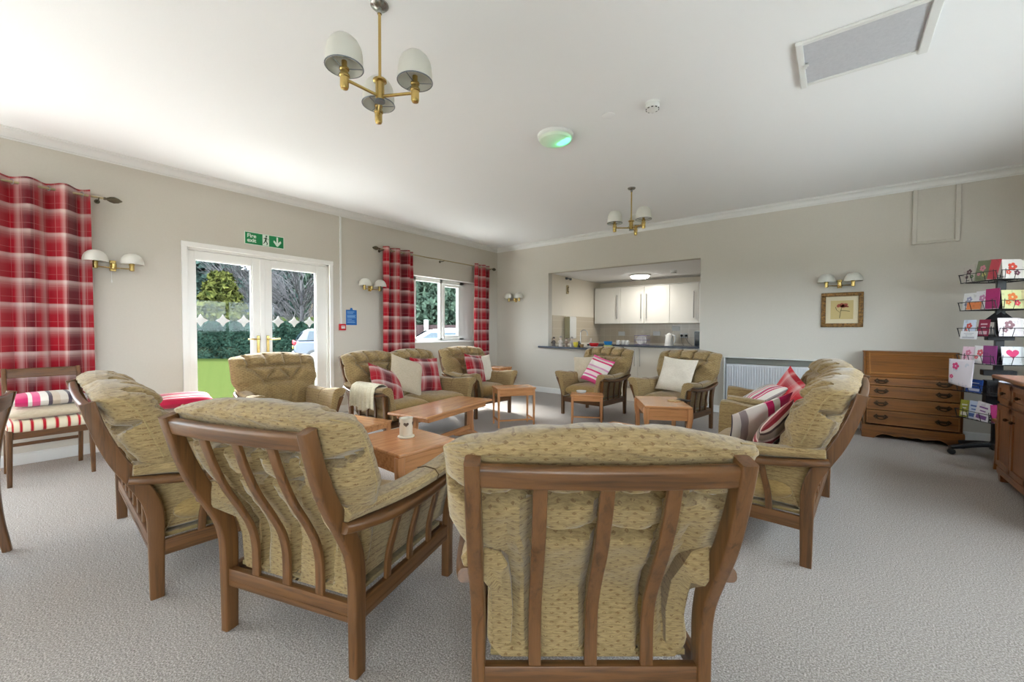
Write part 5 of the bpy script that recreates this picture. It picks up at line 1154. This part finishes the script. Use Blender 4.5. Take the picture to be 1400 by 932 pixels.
def tree(label, fd, rx, h, r, mat, kind='round', n=5000, size=.16, seed=0, z0=0):
    x, y = VW(fd, rx); o = thing('tree', label, 'tree', (x, y, z0)); m = MB(); m.tube([(0, 0, 0), (.05*r, 0, h*.4), (0, 0, h*.85)], lambda f: r*.07*(1-.75*f)+.03, 8); rr = random.Random(seed)
    if kind == 'bare':
        for k in range(60):
            a = rr.random()*6.28; z = h*rr.uniform(.1, .7); L = r*rr.uniform(.6, 1.2); q = Vector((cos(a)*L, sin(a)*L, z+h*rr.uniform(.15, .45)))
            m.tube([(0, 0, z), (q.x*.4, q.y*.4, z+(q.z-z)*.55), q], lambda f: .03*(1-.7*f), 4)
            for _ in range(8): e = q+Vector((rr.uniform(-.5, .5), rr.uniform(-.5, .5), rr.uniform(.0, .8)))*r*.5; m.tube([(q.x*.5, q.y*.5, z+(q.z-z)*.6), e], .014, 3)
        m.build('branches', grey_m2, o, 0, False); return o
    m.build('trunk', bark, o)
    m = MB(); blobs = []
    if kind == 'tier':
        for k in range(7):
            z = h*(.12+.125*k); rad = r*(1-.12*k)
            for j in range(7):
                a = j*.9+k*.5; blobs.append((Vector((cos(a)*rad*.6, sin(a)*rad*.6, z)), Vector((rad*.45, rad*.45, h*.06))))
    else:
        for k in range(16):
            a = rr.random()*6.28; q = rr.random()**.6; blobs.append((Vector((cos(a)*r*.6*q, sin(a)*r*.6*q, h*rr.uniform(.25, .85))), Vector((r*.45, r*.45, h*.16))))
    def fn(g_):
        c, R = blobs[g_.randrange(len(blobs))]; v = Vector((g_.gauss(0, 1), g_.gauss(0, 1), g_.gauss(0, 1))).normalized(); return (c.x+v.x*R.x, c.y+v.y*R.y, c.z+v.z*R.z), v
    leaves(m, n, fn, size, seed); m.build('foliage', mat, o, 0, False); return o
tree('tall blue green tiered conifer seen through the left door pane', 40, -30.0, 14.5, 4.4, pine_m, 'tier', 7000, .42, 1, .2)
tree('golden tipped tiered conifer in front of the tall blue green one', 29, -20.6, 5.4, 2.3, gold_m, 'tier', 5000, .26, 2, .1)
tree('leafless grey tree at the right of the left door pane', 35.5, -22.6, 7.6, 3.0, grey_m2, 'bare', seed=3, z0=.5)
tree('leafless pale tree seen through the right door pane', 27, -13.9, 5.2, 2.4, grey_m2, 'bare', seed=4, z0=0)
tree('dark evergreen tree at the left of the right door pane', 50.5, -29.6, 14, 3.6, pine_m, 'round', 6000, .4, 5, 1.0)
tree('big loose evergreen far behind the pale leafless tree', 63, -31, 15.5, 4.8, dark_m, 'round', 6000, .46, 6, 1.8)
tree('grey green evergreen far left behind the tiered conifer', 60, -45, 17, 5.5, dark_m, 'round', 6000, .5, 7, 2.0)
tree('rounded laurel tree filling the left window pane', 16.2, -3.6, 5.6, 1.7, dark_m, 'round', 9000, .13, 8, -.26)
tree('rounded laurel tree filling the right window pane', 20.5, -2.9, 7.0, 2.2, dark_m, 'round', 10000, .15, 9, -.26)
tree('grey green laurel tree between the doors and the window outside', 25, -8.6, 7.5, 2.6, dark_m, 'round', 5000, .22, 10, -.26)
# brown fence panels seen through the window
fz = thing('garden_fence', 'reddish brown garden fence with a white post outside the window', 'fence', (0, 0, 0))
brown = plain('fence_brown', (44, 22, 22), .8)
for k, (a_, b_) in enumerate((((12.6, -4.2), (13.2, -2.75)), ((13.2, -2.75), (12.6, -1.2)), ((12.6, -1.2), (12.4, .6)))):
    P0, P1 = Vector((*VW(*a_), 0)), Vector((*VW(*b_), 0)); c = (P0+P1)/2; d = P1-P0; m = MB(); nb = 12
    for j in range(nb): q = P0+d*((j+.5)/nb); m.box((q.x, q.y, .60), (d.length/nb-.006, .02, 1.44), rz=math.atan2(d.y, d.x))
    m.build('fence_panel', brown, fz, 0, False)
P1 = VW(13.1, -2.75); m = MB(); m.box((P1[0], P1[1], .68), (.10, .10, 1.6)); m.build('post', white, fz, .01, False)
# parked cars
def car(label, fd, rx, rz, body=(206, 212, 222), z0=-.26):
    x, y = VW(fd, rx); o = thing('car', label, 'car', (x, y, z0), rz, 'parked cars outside'); bm_ = plain('car_paint', body, .2, .3)
    Wc = .86
    # side profile of a small hatchback: x forward, z up (front at +x)
    low = [(-1.95, .38), (-2.0, .55), (-1.98, .78), (-1.90, .96), (1.0, .98), (1.75, .80), (1.98, .62), (2.0, .38)]
    cab = [(-1.90, .96), (-1.62, 1.36), (-1.45, 1.44), (-.2, 1.47), (.25, 1.42), (1.0, .98)]
    m = MB(); n_ = len(low); V = []
    for s, ww in ((-1, Wc), (1, Wc)):
        for (a_, z) in low: V.append((a_, s*ww*(1 if z < .9 else .95), z))
    m.add(V, [tuple(range(n_-1, -1, -1)), tuple(range(n_, 2*n_))] + [(i, (i+1) % n_, n_+(i+1) % n_, n_+i) for i in range(n_)])
    m.build('body', bm_, o, .07, True, seg=3)
    m = MB(); n_ = len(cab); V = []
    for s in (-1, 1):
        for (a_, z) in cab: V.append((a_, s*(.80 if z < 1 else .62), z))
    m.add(V, [tuple(range(n_-1, -1, -1)), tuple(range(n_, 2*n_))] + [(i, (i+1) % n_, n_+(i+1) % n_, n_+i) for i in range(n_)]); m.build('cabin', bm_, o, .06, True, seg=3)
    m = MB(); m.add([(-1.895, -.66, 1.02), (-1.895, .66, 1.02), (-1.66, .54, 1.34), (-1.66, -.54, 1.34)], [(0, 1, 2, 3)]); m.v = [v+Vector((-.02, 0, .012)) for v in m.v]; m.build('rear_window', dkglass, o, 0, False)
    m = MB()
    for s in (-1, 1):
        V = [(-1.55, s*.775, 1.02), (.70, s*.775, 1.02), (.20, s*.66, 1.35), (-1.45, s*.66, 1.36)]; m.add([(a_, b_+s*.018, c_) for a_, b_, c_ in V], [(0, 1, 2, 3)])
    m.build('side_windows', dkglass, o, 0, False)
    m = MB(); m.add([(.92, -.66, 1.01), (.92, .66, 1.01), (.33, .56, 1.39), (.33, -.56, 1.39)], [(0, 1, 2, 3)]); m.v = [v+Vector((.03, 0, .02)) for v in m.v]; m.build('windscreen', dkglass, o, 0, False)
    for s in (-1, 1):
        m = MB(); m.box((-1.97, s*.64, .88), (.10, .36, .16), ry=.15); m.build('tail_light', red_p, o, .03)
        for xx in (-1.28, 1.25):
            m = MB(); m.lathe([(.001, -.10), (.27, -.10), (.31, -.08), (.31, .08), (.27, .10), (.001, .10)], (xx, s*.78, .31), 24, False, Matrix.Rotation(pi/2, 3, 'X')); wl = m.build('wheel', black, o)
            m = MB(); m.lathe([(.001, 0), (.19, 0), (.20, .01), (.001, .015)], (xx, s*.885, .31), 20, False, Matrix.Rotation(-s*pi/2, 3, 'X')); m.build('hub_cap', steel, wl)
    m = MB(); m.box((-2.02, 0, .70), (.02, .50, .12)); m.build('number_plate', yel_p, o, .004, False)
    m = MB(); m.box((-1.99, 0, .42), (.10, 1.5, .16)); m.build('bumper', plain('bumper_grey', (60, 62, 80), .5), o, .03)
    return o
car('silver hatchback with red tail lights parked outside the right door leaf', 17.9, -7.3, radians(68), (84, 90, 100))
car('white car parked in front of the brown fence outside the window', 10.5, -1.75, radians(218), (120, 128, 130))
